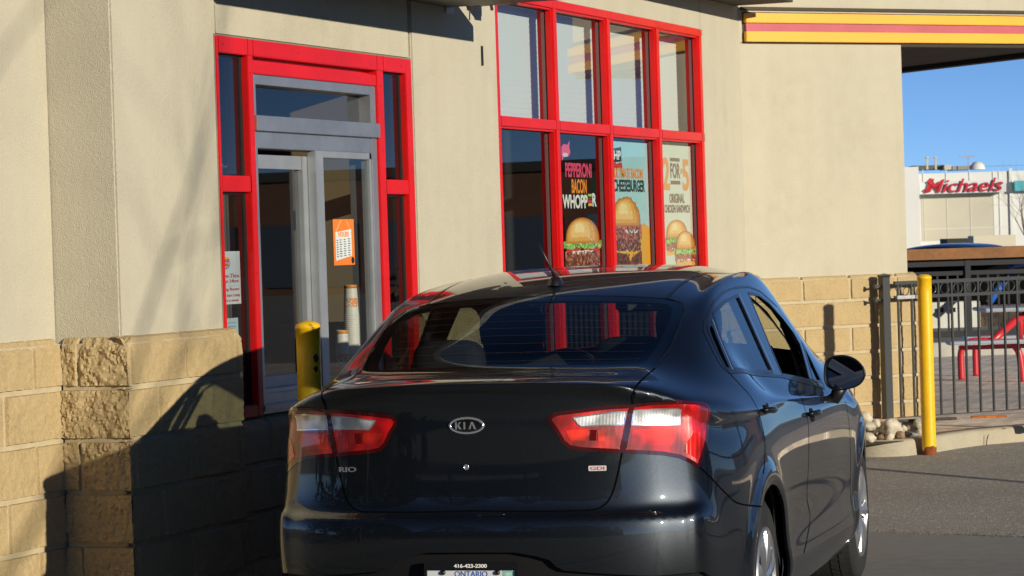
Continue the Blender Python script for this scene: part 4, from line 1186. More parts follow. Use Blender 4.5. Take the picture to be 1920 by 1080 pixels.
text_mesh('hours_heading', 'HOURS', ORG, .03, (.0018, .48*W_, .615*H_), EX, EZ, .0005, hp, bold=.03, width=.50*W_, height=.115*H_)
b = B(); rnd = random.Random(4)
for r_ in range(8):
    for c_ in range(3):
        yy = (.28+.20*c_)*W_; zz = (.54-.05*r_+.01*c_)*H_; b.box((.0016, yy, zz), (.0021, yy+.13*W_*rnd.uniform(.7, 1), zz+.020*H_))
    b.box((.0016, .14*W_, (.53-.05*r_)*H_), (.0021, .22*W_, (.55-.05*r_)*H_))
b.build('hours_rows', mat('dark_grey_print', (.10, .10, .10), .6), hp)
b = B(); b.lathe([(0, .0016), (.055*W_*1.3, .0016), (.055*W_*1.3, .0012)], (0, .90*W_, .10*H_), 16, 'X'); b.build('poster_emblem', BLACKG, hp)
# stacks of paper cups on the counter
def cup_stack(x, px, py_top, py_bot, wpx, label, nested, band):
    yc_ = Y_(px, py_top, x); zt_, zbb = Z_(px, py_top, x), Z_(px, py_bot, x); sc = (Y_(px+wpx/2, py_top, x)-Y_(px-wpx/2, py_top, x))/2
    D = (CAM-Vector((x, yc_, 1))).length; r0 = wpx/2*D/FPX
    o = empty('cup_stack', (x, yc_, zbb), 0, label, 'cup stack', 'paper cup stacks inside the serving window')
    H = zt_-zbb; hc = H*(.40 if nested else 1.0)
    b = B(); b.lathe([(r0*.90, H-.004), (r0, H-.001), (r0*1.0, H), (r0*1.02, H-.004), (r0*1.22, H-hc)], (0, 0, 0), 32); b.add([(r0*.9*math.cos(k*PI/16), r0*.9*math.sin(k*PI/16), H-.004) for k in range(32)], [tuple(range(32))])
    b.build('top_cup', CUPW, o, smooth=True)
    b = B(); b.lathe([(r0*1.005, H-.001), (r0*1.035, H-.002), (r0*1.06, H-.016), (r0*1.03, H-.016)], (0, 0, 0), 32); b.build('cup_rim', ORG, o, smooth=True)
    # printed pattern wrapped round the cup
    b = B(); n = 40; za, zb2 = H-hc*band[0], H-hc*band[1]
    rad = lambda z: r0*(1.02+.20*(H-z)/hc)+.0008
    rnd = random.Random(5)
    for k in range(n):
        for j in range(6):
            if rnd.random() < .62:
                a, c = 2*PI*k/n, 2*PI*(k+1)/n; z0_, z1_ = zb2+(za-zb2)*j/6, zb2+(za-zb2)*(j+1)/6
                b.add([(rad(z0_)*math.cos(a), rad(z0_)*math.sin(a), z0_), (rad(z0_)*math.cos(c), rad(z0_)*math.sin(c), z0_), (rad(z1_)*math.cos(c), rad(z1_)*math.sin(c), z1_), (rad(z1_)*math.cos(a), rad(z1_)*math.sin(a), z1_)], [(0, 1, 2, 3)])
    b.build('cup_print', ORG, o)
    if nested:
        b = B(); pr = []; z = H-hc; m = 22
        for k in range(m):
            h = (H-hc)/m; pr += [(r0*1.20, z), (r0*1.30, z-.001), (r0*1.30, z-h*.55), (r0*1.20, z-h*.6)]; z -= h
        b.lathe(pr, (0, 0, 0), 32); b.build('nested_cups', CUPW, o)
cup_stack(XF-.085, 657, 534, 672, 23, 'tall stack of nested white paper cups with orange rims', True, (.45, .75))
cup_stack(XF-.072, 641, 619, 700, 22, 'short white paper cup in front of the tall cup stack', False, (.55, .9))
# ---------------------------------------------------------- awning and lamp bracket above
aw = B(); aw.box((XW, 9.95, 2.728), (XW+.66, 12.74, 2.81)); bp(aw, 'window_awning', mat('dark_awning_metal', (.05, .05, .05), .5), bevel=.004)
dk = mat('bronze_bracket', (.03, .022, .018), .4)
b = B(); b.box((XW+.012, 12.97, 2.752), (XW+.235, 13.05, 2.772)); o_ = bp(b, 'bracket_arm', mat('weathered_bracket', (.30, .24, .15), .6))
b = B(); b.box((XW+.01, 12.955, 2.772), (XW+.26, 13.06, 2.85)); b.box((XW+.245, 12.96, 2.748), (XW+.258, 13.05, 2.775)); b.box((XW+.05, 12.96, 2.745), (XW+.07, 13.0, 2.78)); bp(b, 'bracket_head', dk, bevel=.003)
b = B(); b.box((XW+.004, 12.70, 2.70), (XW+.012, 12.80, 2.80)); bp(b, 'bracket_plate', mat('white_plate', (.5, .52, .55), .5))
b = B(); b.tube([(XW+.15, 12.95, 2.76), (XW+.16, 12.94, 2.72)], .008, 8); bp(b, 'bracket_pin', dk)
b = B(); b.box((XW+.0045, 13.155, 2.46), (XW+.012, 13.17, 2.56)); bp(b, 'wall_scuff_strip', BLACKG)  # black strip stands in for a small cast shadow on the wall
# ---------------------------------------------------------- big front window
fw = bpy.data.objects.new('front_window', None); link(fw, bld); fw.location = -Vector(bld.location)
MY = [14.33, 15.32, 16.31, 17.31, 18.325, 19.295]; XG = XWIN+.012
WT, WM, WB, PB = 3.045, 2.282, .80, 1.285
red = B()
for k, y in enumerate(MY): red.box((XG-.11, y-.030, WB), (XG, y+.030, WT+.02))
red.box((XG-.11, MY[0], WT-.03), (XG+.003, MY[-1], WT+.022)); red.box((XG-.11, MY[0], WM-.030), (XG+.002, MY[-1], WM+.030)); red.box((XG-.11, MY[0], WB), (XG+.002, MY[-1], WB+.06))
red.build('red_frame', RED, fw, bevel=.003)
red = B()                                        # slimmer inner beads
for a, b_ in zip(MY[:-1], MY[1:]):
    for c, d in ((WB+.06, WM-.03), (WM+.03, WT-.03)):
        red.box((XG-.05, b_-.045, c), (XG-.012, b_-.030, d)); red.box((XG-.05, a+.03, d-.013), (XG-.012, b_-.045, d))
red.build('glazing_bead', RED, fw, bevel=.002)
WG = glass('front_window_glass', (.84, .88, .87), 0, 1.5, boost=.03)
for a, b_ in zip(MY[:-1], MY[1:]):
    for c, d in ((WB+.06, WM-.03), (WM+.03, WT-.03)):
        pane('glass_pane', XG-.055, a+.03, b_-.03, c, d, fw, WG)
sp = B()
for a, b_ in zip(MY[:-1], MY[1:]):
    for c, d in ((WB+.06, WM-.03), (WM+.03, WT-.03)): sp.box((XG-.075, b_-.055, c), (XG-.058, b_-.03, d)); sp.box((XG-.075, a+.03, d-.02), (XG-.058, b_-.055, d))
sp.build('glazing_spacer', mat('grey_spacer', (.12, .12, .12), .6), fw)
# pale blinds let down behind the upper panes
BL = mat('pale_blind', (.64, .67, .66), .8)
for k in range(1):
    b = B(); a, c = MY[0]+.05, MY[5]-.05
    z = WM+.04
    while z < WT-.03:
        b.add([(XG-.175, a, z), (XG-.175, c, z), (XG-.170, c, z+.033), (XG-.170, a, z+.033)], [(0, 1, 2, 3)]); z += .034
    b.build('window_blind', BL, fw)
# ---------------------------------------------------------- posters
XP = XG-.068
def poster(k, label, sheet):
    a, c = MY[k]+.045, MY[k+1]-.105
    o = empty('window_poster', (XP, a, PB), 0, label, 'poster', 'food posters inside the front window')
    W, H = c-a, 2.215-PB
    if sheet:
        b = B(); b.box((-.002, 0, 0), (0, W, H)); b.build('poster_sheet', sheet, o)
    return o, W, H
def flat(par, name, poly, m, x):
    b = B(); b.prism(poly, (x, 0, 0), EX, EZ, Vector((.0006, 0, 0))); return b.build(name, m, par)
FB = dict(bun=ramp_mat('printed_bun', (.78, .33, .05), (.88, .55, .14), .5, [(30, .3, .7)], [(80, .1, .001)]), let=ramp_mat('printed_lettuce', (.10, .42, .04), (.45, .70, .20), .5, [(40, .35, .65)], [(80, .1, .001)]),
          tom=mat('printed_tomato', (.62, .03, .02), .5), meat=ramp_mat('printed_patty', (.07, .022, .012), (.22, .07, .03), .5, [(40, .35, .65)], [(80, .1, .001)]), bac=ramp_mat('printed_bacon', (.35, .05, .03), (.68, .22, .14), .5, [(22, .4, .6)], [(80, .1, .001)]),
          chs=mat('printed_cheese', (.85, .42, .02), .5), wht=mat('printed_white', (.78, .78, .72), .5))
def wavy(y0, y1, z0, z1, n, amp, seed):
    rnd = random.Random(seed); t = [(y0+(y1-y0)*k/n, z1+rnd.uniform(-amp, amp)) for k in range(n+1)]; b = [(y0+(y1-y0)*k/n, z0+rnd.uniform(-amp, amp)) for k in range(n, -1, -1)]
    return t+b
def dome(yc, z0, ry, rz, n=26, lump=0, seed=1):
    rnd = random.Random(seed)
    return [(yc+ry*math.cos(PI*k/n), z0+rz*(max(0, math.sin(PI*k/n))**.75)*(1+rnd.uniform(-lump, lump))) for k in range(n+1)]
BSH = [mat('printed_bun_tone', c, .5, noise=[(60, .12)]) for c in ((.50, .17, .02), (.66, .27, .04), (.80, .40, .08), (.90, .56, .18), (.95, .72, .34))]
def bun_tones(o, yc, z0, ry, rz, x, lump=0, seed=1, fit=None):
    fit = fit or (lambda p: p)
    for k, (sc, dy, dz) in enumerate(((1, 0, 0), (.93, -.02, .03), (.80, -.07, .10), (.58, -.14, .24), (.30, -.20, .42))):
        P2 = dome(yc+dy*ry, z0+dz*rz, ry*sc, rz*(1-dz)*(.98 if k else 1)*sc**.35, lump=lump if k < 3 else 0, seed=seed)
        flat(o, 'printed_bun_tone', fit(P2), BSH[k], x+.0002*k)
def scraps(o, y0, y1, z0, z1, ms, n, sz, x, seed, fit=None):
    rnd = random.Random(seed); fit = fit or (lambda p: p)
    for mi, m in enumerate(ms):
        bb = B()
        for k in range(n):
            cy_, cz_ = rnd.uniform(y0, y1), rnd.uniform(z0, z1); m_ = rnd.randint(5, 7); s1, s2 = sz*rnd.uniform(.4, 1.2), sz*rnd.uniform(.3, .8); a0 = rnd.uniform(0, 3)
            bb.prism(fit([(cy_+s1*rnd.uniform(.6, 1)*math.cos(a0+2*PI*i/m_), cz_+s2*rnd.uniform(.6, 1)*math.sin(a0+2*PI*i/m_)) for i in range(m_)]), (x+.0001*mi+.00002*(k % 5), 0, 0), EX, EZ, Vector((.0001, 0, 0)))
        bb.build('printed_filling', m, o)
GR = [mat('printed_green_dark', (.04, .20, .02), .5), mat('printed_green', (.16, .45, .05), .5), mat('printed_green_light', (.50, .72, .25), .5)]
BR_ = [mat('printed_brown_dark', (.05, .018, .010), .5), mat('printed_brown', (.17, .055, .022), .5), mat('printed_red_brown', (.36, .07, .035), .5), mat('printed_pink', (.50, .20, .13), .5)]
def burger(o, yc, z0, w, h, s=1, x=.0006, lump=0):
    L = [('printed_bottom_bun', wavy(yc-w*.46, yc+w*.46, z0, z0+h*.20, 14, h*.004, s), FB['bun']), ('printed_patty', wavy(yc-w*.5, yc+w*.5, z0+h*.16, z0+h*.36, 22, h*.012, s+1), FB['meat']),
         ('printed_bacon', wavy(yc-w*.5, yc+w*.5, z0+h*.32, z0+h*.44, 24, h*.022, s+2), FB['bac']), ('printed_tomato', wavy(yc-w*.46, yc-w*.05, z0+h*.42, z0+h*.52, 8, h*.006, s+3), FB['tom']),
         ('printed_tomato', wavy(yc+w*.04, yc+w*.46, z0+h*.42, z0+h*.52, 8, h*.006, s+3), FB['tom']), ('printed_mayonnaise', wavy(yc-w*.30, yc+w*.30, z0+h*.39, z0+h*.445, 12, h*.01, s+4), FB['wht']),
         ('printed_lettuce', wavy(yc-w*.54, yc+w*.54, z0+h*.49, z0+h*.61, 30, h*.028, s+5), FB['let']), ('printed_top_bun', dome(yc, z0+h*.57, w*.48, h*.43, lump=lump, seed=s), FB['bun'])]
    for k, (nm, P2, m) in enumerate(L): flat(o, nm, P2, m, x+.0006*k)
    xx = x+.0006*len(L)
    bun_tones(o, yc, z0+h*.57, w*.48, h*.43, xx, lump, s)
    scraps(o, yc-w*.5, yc+w*.5, z0+h*.50, z0+h*.60, GR, 40, w*.035, xx, s)
    scraps(o, yc-w*.47, yc+w*.47, z0+h*.17, z0+h*.42, BR_, 60, w*.030, xx, s+1)
    return xx
def ptext(o, s, y, z, w, h, m, x=.0014, sh=0, bold=.03, nm='poster_lettering'):
    return text_mesh(nm, s, m, h*1.3, (x, y, z), EX, EZ, .0006, o, shear=sh, bold=bold, width=w, height=h)
PINK = mat('pink_print', (.80, .06, .16), .5); OR2 = mat('orange_lettering', (.90, .28, .02), .5); WH2 = mat('white_lettering', (.80, .84, .80), .5); BK2 = mat('black_lettering', (.02, .018, .015), .5); BR2 = mat('brown_lettering', (.16, .09, .055), .5)
# 1: clear film with lettering and a burger
o, W, H = poster(2, 'clear window film with pink, orange and white lettering above one tall burger', None)
zz = lambda py: Z_(1090, py, XP)-PB
yy = lambda px, py=400: Y_(px, py, XP)-(MY[2]+.045)
flat(o, 'speech_mark', dome(.0, 0, 1, 1) and [(yy(1056)+a*W, zz(292)+b_*H) for a, b_ in ((0, 0), (0, .05), (.05, .075), (.13, .07), (.18, .10), (.17, .05), (.19, .02), (.15, -.01), (.05, -.01), (.01, -.045))], PINK, .001)
ptext(o, 'NEW', yy(1063), zz(296), .10*W, .028*H, WH2, .002)
ptext(o, 'PEPPERONI', (yy(1062)+yy(1111))/2, zz(333), yy(1111)-yy(1062), zz(306)-zz(333), PINK)
ptext(o, 'BACON', (yy(1073)+yy(1101))/2, zz(363), yy(1101)-yy(1073), zz(336)-zz(363), OR2)
ptext(o, 'WHOPP', (yy(1055)+yy(1102))/2, zz(391), yy(1102)-yy(1055), zz(365)-zz(391), WH2)
ptext(o, 'R', (yy(1111)+yy(1118.5))/2, zz(387), yy(1118.5)-yy(1111), zz(362)-zz(387), WH2)
for k, m in enumerate((FB['bun'], FB['tom'], FB['meat'], FB['let'])): flat(o, 'burger_letter', wavy(yy(1103), yy(1110), zz(386)+k*(zz(362)-zz(386))/4, zz(386)+(k+.8)*(zz(362)-zz(386))/4, 4, .0005, 3), m, .002)
bz_ = burger(o, (yy(1057)+yy(1122))/2, zz(520), yy(1122)-yy(1057), zz(408)-zz(520), 11)
b = B(); rnd = random.Random(8)
for k in range(46):
    a_ = rnd.uniform(.12, PI-.12); q_ = rnd.uniform(.35, .93); y_ = (yy(1057)+yy(1122))/2+math.cos(a_)*q_*(yy(1122)-yy(1057))*.46; z_ = zz(520)+(zz(408)-zz(520))*(.59+.40*q_*math.sin(a_))
    b.prism([(y_-.006, z_), (y_, z_-.0045), (y_+.006, z_), (y_, z_+.0045)], (bz_+.0012, 0, 0), EX, EZ, Vector((.0003, 0, 0)))
b.build('printed_seeds', FB['wht'], o)
# 2
LB = ramp_mat('pale_aqua_sheet', (.34, .62, .66), (.46, .70, .72), .5, [(1.5, .3, .7)], [(60, .05, .001)])
o, W, H = poster(3, 'aqua poster of a stacked bacon cheeseburger with orange and black lettering', LB)
yy = lambda px, py=400: Y_(px, py, XP)-(MY[3]+.045)
zz = lambda py: Z_(1185, py, XP)-PB
flat(o, 'sauce_badge', [(yy(1152), zz(306)), (yy(1168), zz(304)), (yy(1168), zz(277)), (yy(1152), zz(281))], BK2, .001)
ptext(o, 'HP', (yy(1152)+yy(1168))/2, zz(301), .8*(yy(1168)-yy(1152)), zz(283)-zz(300), WH2, .003)
flat(o, 'badge_ribbon', wavy(yy(1153), yy(1169), zz(316), zz(307), 6, .006, 2), FB['tom'], .0015)
ptext(o, 'ULTIMATE BACON', (yy(1154)+yy(1207))/2, zz(335), yy(1207)-yy(1154), zz(316)-zz(335), OR2, sh=.0)
ptext(o, 'CHEESEBURGER', (yy(1152)+yy(1210))/2, zz(360), yy(1210)-yy(1152), zz(337)-zz(360), BK2)
w0 = yy(1197)-yy(1146); yc_ = (yy(1150)+yy(1197))/2-.01
def clip(poly, lo=.001, hi=None):
    hi = hi or W-.001; return [(min(hi, max(lo, a)), b_) for a, b_ in poly]
zb0 = zz(520)+.0
layers = [('printed_bottom_bun', wavy(yc_-w0*.48, yc_+w0*.5, zb0, zz(492), 12, .004, 3), FB['bun']), ('printed_patty', wavy(yc_-w0*.55, yc_+w0*.55, zz(497), zz(470), 20, .01, 4), FB['meat']),
 ('printed_cheese', [(yc_-w0*.5, zz(470)), (yc_+w0*.50, zz(470)), (yc_+w0*.30, zz(478)), (yc_+w0*.12, zz(490)), (yc_-w0*.05, zz(476))], FB['chs']),
 ('printed_patty', wavy(yc_-w0*.55, yc_+w0*.50, zz(470), zz(440), 20, .012, 5), FB['meat']), ('printed_bacon', wavy(yc_-w0*.5, yc_+w0*.56, zz(447), zz(423), 18, .016, 6), FB['bac']),
 ('printed_mayonnaise', wavy(yc_-w0*.05, yc_+w0*.42, zz(437), zz(430), 8, .004, 7), FB['wht']), ('printed_top_bun', dome(yc_, zz(424), w0*.52, zz(370)-zz(424), lump=.06, seed=3), FB['bun'])]
flat(o, 'printed_fries', clip([(yy(1198), zz(500)), (W-.002, zz(500)), (W-.002, zz(428)), (yy(1206), zz(418)), (yy(1199), zz(428))]), FB['chs'], .0008)
for k, (nm, P2, m) in enumerate(layers): flat(o, nm, clip(P2), m, .0016+.0006*k)
bun_tones(o, yc_, zz(424), w0*.52, zz(370)-zz(424), .006, .06, 3, clip)
scraps(o, yc_-w0*.5, yc_+w0*.5, zz(468), zz(427), BR_, 70, w0*.034, .006, 5, clip); scraps(o, yc_-w0*.5, yc_+w0*.5, zz(505), zz(476), BR_[:3], 44, w0*.032, .006, 6, clip)
# 3
o, W, H = poster(4, 'pale poster reading 2 FOR $5 above two chicken sandwiches', ramp_mat('pale_mint_sheet', (.60, .68, .56), (.70, .74, .62), .5, [(1.5, .3, .7)], [(60, .05, .001)]))
yy = lambda px, py=400: Y_(px, py, XP)-(MY[4]+.045)
zz = lambda py: Z_(1270, py, XP)-PB
OR3 = mat('pale_orange_lettering', (.75, .30, .06), .5)
ptext(o, '2', yy(1251), zz(357), yy(1258)-yy(1245), zz(296)-zz(357), OR3); ptext(o, '5', yy(1287.5), zz(358), yy(1294)-yy(1282), zz(298)-zz(358), OR3)
ptext(o, '$', yy(1280), zz(330), .07*W, .06*H, OR3); ptext(o, 'FOR', yy(1268), zz(335), yy(1277)-yy(1259), zz(306)-zz(335), BR2)
for a, c in ((303, 296.5), (346, 339)): flat(o, 'poster_bar', [(yy(1259), zz(a)), (yy(1277), zz(a)), (yy(1277), zz(c)), (yy(1259), zz(c))], BR2, .001)
ptext(o, 'ORIGINAL', yy(1270), zz(381), yy(1285)-yy(1257), zz(363)-zz(381), BR2); ptext(o, 'CHICKEN SANDWICH', yy(1270), zz(399), yy(1294)-yy(1247), zz(384)-zz(399), BR2)
def sandwich(yc, z0, w, h, x, s):
    L = [('printed_bottom_bun', wavy(yc-w*.46, yc+w*.46, z0, z0+h*.16, 10, .003, s), FB['bun']), ('printed_chicken', wavy(yc-w*.5, yc+w*.5, z0+h*.13, z0+h*.36, 16, .006, s+1), FB['bac']), ('printed_mayonnaise', wavy(yc-w*.4, yc+w*.4, z0+h*.15, z0+h*.19, 12, .004, s+4), FB['wht']),
         ('printed_lettuce', wavy(yc-w*.52, yc+w*.52, z0+h*.34, z0+h*.52, 20, .014, s+2), FB['let']), ('printed_top_bun', dome(yc, z0+h*.48, w*.47, h*.52), FB['bun'])]
    for k, (nm, P2, m) in enumerate(L): flat(o, nm, P2, m, x+.0006*k)
    bun_tones(o, yc, z0+h*.48, w*.47, h*.52, x+.003); scraps(o, yc-w*.5, yc+w*.5, z0+h*.36, z0+h*.50, GR, 16, w*.05, x+.003, s); scraps(o, yc-w*.45, yc+w*.45, z0+h*.14, z0+h*.34, BR_[1:], 12, w*.05, x+.003, s)
sandwich(yy(1267.5), zz(478), yy(1287)-yy(1245), zz(412)-zz(478), .0008, 1); sandwich(yy(1282), zz(499), yy(1299)-yy(1262), zz(433)-zz(499), .0055, 5)

# unseen yellow and red roofline stripes, added for their reflection in the rear glass
for (xa, ya, yb) in ((-5.663, 8.45, 9.395), (XW, 9.395, 13.372), (XWIN, 13.372, 20.30)):
    for z0_, z1_, m_, t_ in ((3.42, 3.50, YEL, .05), (3.50, 3.57, RED, .03), (3.57, 3.65, YEL, .05)):
        b = B(); b.box((xa, ya, z0_), (xa+t_, yb, z1_)); bp(b, 'roofline_stripe', m_, bevel=.004)

JT = mat('frame_joint_line', (.16, .004, .005), .7, spec=.1); SCW = mat('frame_screw', (.30, .02, .02), .4, .4)
def joint(par, *bx): q = B(); q.box(*bx); q.build('frame_joint', JT, par)
for y in (m1a, m1b, m2a, m2b): joint(dt, (XF+.0015, y-.0012, zt-.070), (XF+.0028, y+.0012, zt))
for y, z in ((m1a, zr), (m2b, zr)): joint(dt, (XF-.0015, y-.0012, z-.034), (XF+.0006, y+.0012, z+.034))
b = B()
for y in (e0+.04, (m1b+m2a)/2-.2, (m1b+m2a)/2+.25, e1-.05): b.lathe([(0, XF+.0035), (.0035, XF+.003), (.0038, XF+.001)], (0, y, zt-.035), 10, 'X')
for z in (1.0, 1.45, 2.0, 2.3):
    for y in ((m1a+m1b)/2, (m2a+m2b)/2): b.lathe([(0, XF+.002), (.0035, XF+.0015), (.0038, XF-.001)], (0, y, z), 10, 'X')
b.build('frame_screws', SCW, dt)
for y in MY[1:]:
    for z, h in ((WM, .030), (WT, .022)):
        for dy in (-.030, .030): joint(fw, (XG+.0012, y+dy-.0015, z-h), (XG+.0030, y+dy+.0015, z+h-.001))
b = B(); b.box((XW-.012, y0-.007, zb), (XF-.004, y0, zt)); b.box((XW-.012, y1, zb+.4), (XF-.004, y1+.007, zt)); b.box((XW-.012, y0-.007, zt), (XF-.004, y1+.007, zt+.006))
b.build('sealant_bead', mat('grey_sealant', (.22, .19, .14), .7), dt)
# ============================================================ GROUND, KERB, PATIO
def at(px, py, dep): return CAM+pray(px, py)*dep
def ond(px, py, n): d = pray(px, py); P0 = DC+DN*n; return CAM+d*((P0-CAM).dot(DN)/d.dot(DN))
AS1 = ramp_mat('coarse_asphalt', (.34, .32, .275), (.19, .178, .152), .9, [(1.1, .25, .8), (70, .38, .62)], [(90, 1, .012), (35, .5, .008)])
n_ = AS1.node_tree.nodes; l_ = AS1.node_tree.links
v_ = n_.new('ShaderNodeTexVoronoi'); v_.inputs['Scale'].default_value = 75; tc_ = n_.new('ShaderNodeTexCoord'); l_.new(tc_.outputs['Object'], v_.inputs['Vector'])
sp_ = n_.new('ShaderNodeSeparateColor'); l_.new(v_.outputs['Color'], sp_.inputs[0]); mr_ = n_.new('ShaderNodeMapRange'); mr_.inputs[1].default_value = .90; mr_.inputs[2].default_value = .93; l_.new(sp_.outputs[0], mr_.inputs[0])
mx_ = n_.new('ShaderNodeMix'); mx_.data_type = 'RGBA'; mx_.inputs[7].default_value = (.55, .53, .48, 1)
old = n_['Principled BSDF'].inputs['Base Color'].links[0].from_socket; l_.new(mr_.outputs[0], mx_.inputs[0]); l_.new(old, mx_.inputs[6]); l_.new(mx_.outputs[2], n_['Principled BSDF'].inputs['Base Color'])
AS2 = ramp_mat('worn_smooth_asphalt', (.26, .252, .222), (.185, .18, .16), .8, [(.9, .25, .8), (9, .3, .7)], [(160, .5, .003)])
b = B(); b.box((-500, -300, -.3), (500, 700, 0)); g = b.build('ground', AS1); tag(g, kind='structure')
# smoother, darker lane surface nearer the camera with a crumbled edge
rnd = random.Random(3)
p0, p1 = Vector((-3.594, 13.874, 0)), Vector((-2.768, 13.696, 0)); dr = (p1-p0).normalized(); q = []
s_ = -2.6
while s_ < 30:
    q.append(p0+dr*s_+Vector((0, .020*NZ.noise(Vector((s_*9, 3, 0)))+.02*NZ.noise(Vector((s_*31, 7, 0))), 0))); s_ += .04 if s_ < 4 else 1
edge = [(v.x, v.y) for v in q]
b = B(); b.prism(edge+[(26, -6), (-5.2, -6)], (0, 0, .0005), (1, 0, 0), (0, 1, 0), (0, 0, .005)); g = b.build('lane_pavement', AS2); tag(g, kind='structure')
# crumbled gravelly joint along that edge
b = B()
for k in range(2600):
    s_ = rnd.uniform(-1.5, 4.5); w_ = abs(rnd.gauss(0, .06)); c = p0+dr*s_+Vector((0, w_+.0, 0)); r = rnd.uniform(.0025, .0075)
    a = [Vector((rnd.uniform(-1, 1), rnd.uniform(-1, 1), rnd.uniform(-.2, 1))).normalized()*r+c for _ in range(4)]
    b.add(a, [(0, 1, 2), (0, 2, 3), (0, 3, 1), (1, 3, 2)])
g = b.build('loose_grit', mat('grit', (.15, .13, .10), .95, noise=[(90, .5)])); tag(g, 'loose grit along the crumbled joint between two asphalt surfaces', 'gravel', kind='stuff')
b = B(); c0 = p0+dr*.45+Vector((0, .075, .001)); pts = [c0+dr*t*.1+Vector((0, .012*NZ.noise(Vector((t*2.3, 0, 0))), 0)) for t in range(9)]
for a, c in zip(pts[:-1], pts[1:]):
    w_ = .004; b.add([a+Vector((0, -w_, 0)), c+Vector((0, -w_, 0)), c+Vector((0, w_, 0)), a+Vector((0, w_, 0))], [(0, 1, 2, 3)])
g = b.build('asphalt_crack', mat('crack_dark', (.008, .008, .008), .9)); tag(g, kind='structure')
# kerb
KC = ramp_mat('kerb_concrete', (.42, .37, .27), (.30, .27, .20), .9, [(5, .3, .75), (60, .3, .7)], [(170, .5, .003)])
kb_ = [(1500, 851), (1560, 856), (1620, 857.5), (1660, 857), (1700, 855), (1756, 848), (1800, 840.5), (1850, 834), (1920, 828), (1990, 821)]
kp = [onz(a, c, 0) for a, c in kb_]; kp = [Vector((-6.05, 18.45, 0)), Vector((-5.6, 18.43, 0))]+kp[1:]+[kp[-1]+(kp[-1]-kp[-2])*6]
kp = smooth_line(kp, .08)
KH = .112
def offs(P, d): 
    o = []
    for i, p in enumerate(P):
        t = (P[min(i+1, len(P)-1)]-P[max(i-1, 0)]).normalized(); o.append(p+Vector((-t.y, t.x, 0))*d)
    return o
prof = [(0, 0), (.012, KH-.030), (.018, KH-.012), (.034, KH), (.155, KH+.002), (.16, 0)]
rings = [[p+UP*h for p in offs(kp, d)] for d, h in prof]
b = B(); n = len(kp); b.add(sum(rings, []), [(i*n+k, i*n+k+1, (i+1)*n+k+1, (i+1)*n+k) for i in range(len(rings)-1) for k in range(n-1)])
kerb = b.build('kerb', KC, smooth=True); tag(kerb, kind='structure')
c_ = onz(1853, 833, 0); 
b = B(); pr_ = [onz(1849, 832, 0)+Vector((0, -.003, .001))]
cr = [(1849, 835), (1850.5, 826), (1851.5, 820), (1853, 815)]
b.tube([at(px, py, (onz(1850, 834.5, 0)-CAM).dot(AF)-.012+.002*k) for k, (px, py) in enumerate(cr)], .0035, 6); g = b.build('kerb_crack', mat('crack_dark2', (.02, .018, .012), .9)); tag(g, kind='structure')
# patio of brick pavers
PV = mat('brick_pavers', (.2, .15, .12), .9, bump=[(90, .4, .002)])
n_ = PV.node_tree.nodes; l_ = PV.node_tree.links; tc_ = n_.new('ShaderNodeTexCoord'); mp = n_.new('ShaderNodeMapping'); mp.inputs['Rotation'].default_value = (0, 0, -.86); l_.new(tc_.outputs['Object'], mp.inputs[0])
br = n_.new('ShaderNodeTexBrick'); br.inputs['Scale'].default_value = 1; br.inputs['Color1'].default_value = (.20, .165, .13, 1); br.inputs['Color2'].default_value = (.135, .115, .092, 1); br.inputs['Mortar'].default_value = (.34, .30, .25, 1)
br.inputs['Mortar Size'].default_value = .006; br.inputs['Brick Width'].default_value = .21; br.inputs['Row Height'].default_value = .105; br.inputs['Bias'].default_value = -.1
l_.new(mp.outputs[0], br.inputs['Vector'])
nz_ = n_.new('ShaderNodeTexNoise'); nz_.inputs['Scale'].default_value = 2.2; l_.new(tc_.outputs['Object'], nz_.inputs['Vector'])
mx_ = n_.new('ShaderNodeMix'); mx_.data_type = 'RGBA'; mx_.blend_type = 'MULTIPLY'; mx_.inputs[0].default_value = .7; l_.new(br.outputs[0], mx_.inputs[6]); l_.new(nz_.outputs[0], mx_.inputs[7])
v2 = n_.new('ShaderNodeVectorMath'); v2.operation = 'SCALE'; v2.inputs['Scale'].default_value = 6.0; l_.new(mx_.outputs[2], v2.inputs[0]); l_.new(v2.outputs[0], n_['Principled BSDF'].inputs['Base Color'])
back = offs(kp, .158)
b = B(); poly = [(p.x, p.y) for p in back]+[(12, 32.6), (-16, 32.6), (-16, 24), (-6.2, 20.2)]
b.prism(poly, (0, 0, .0), (1, 0, 0), (0, 1, 0), (0, 0, .100)); g = b.build('patio', PV); tag(g, kind='structure')
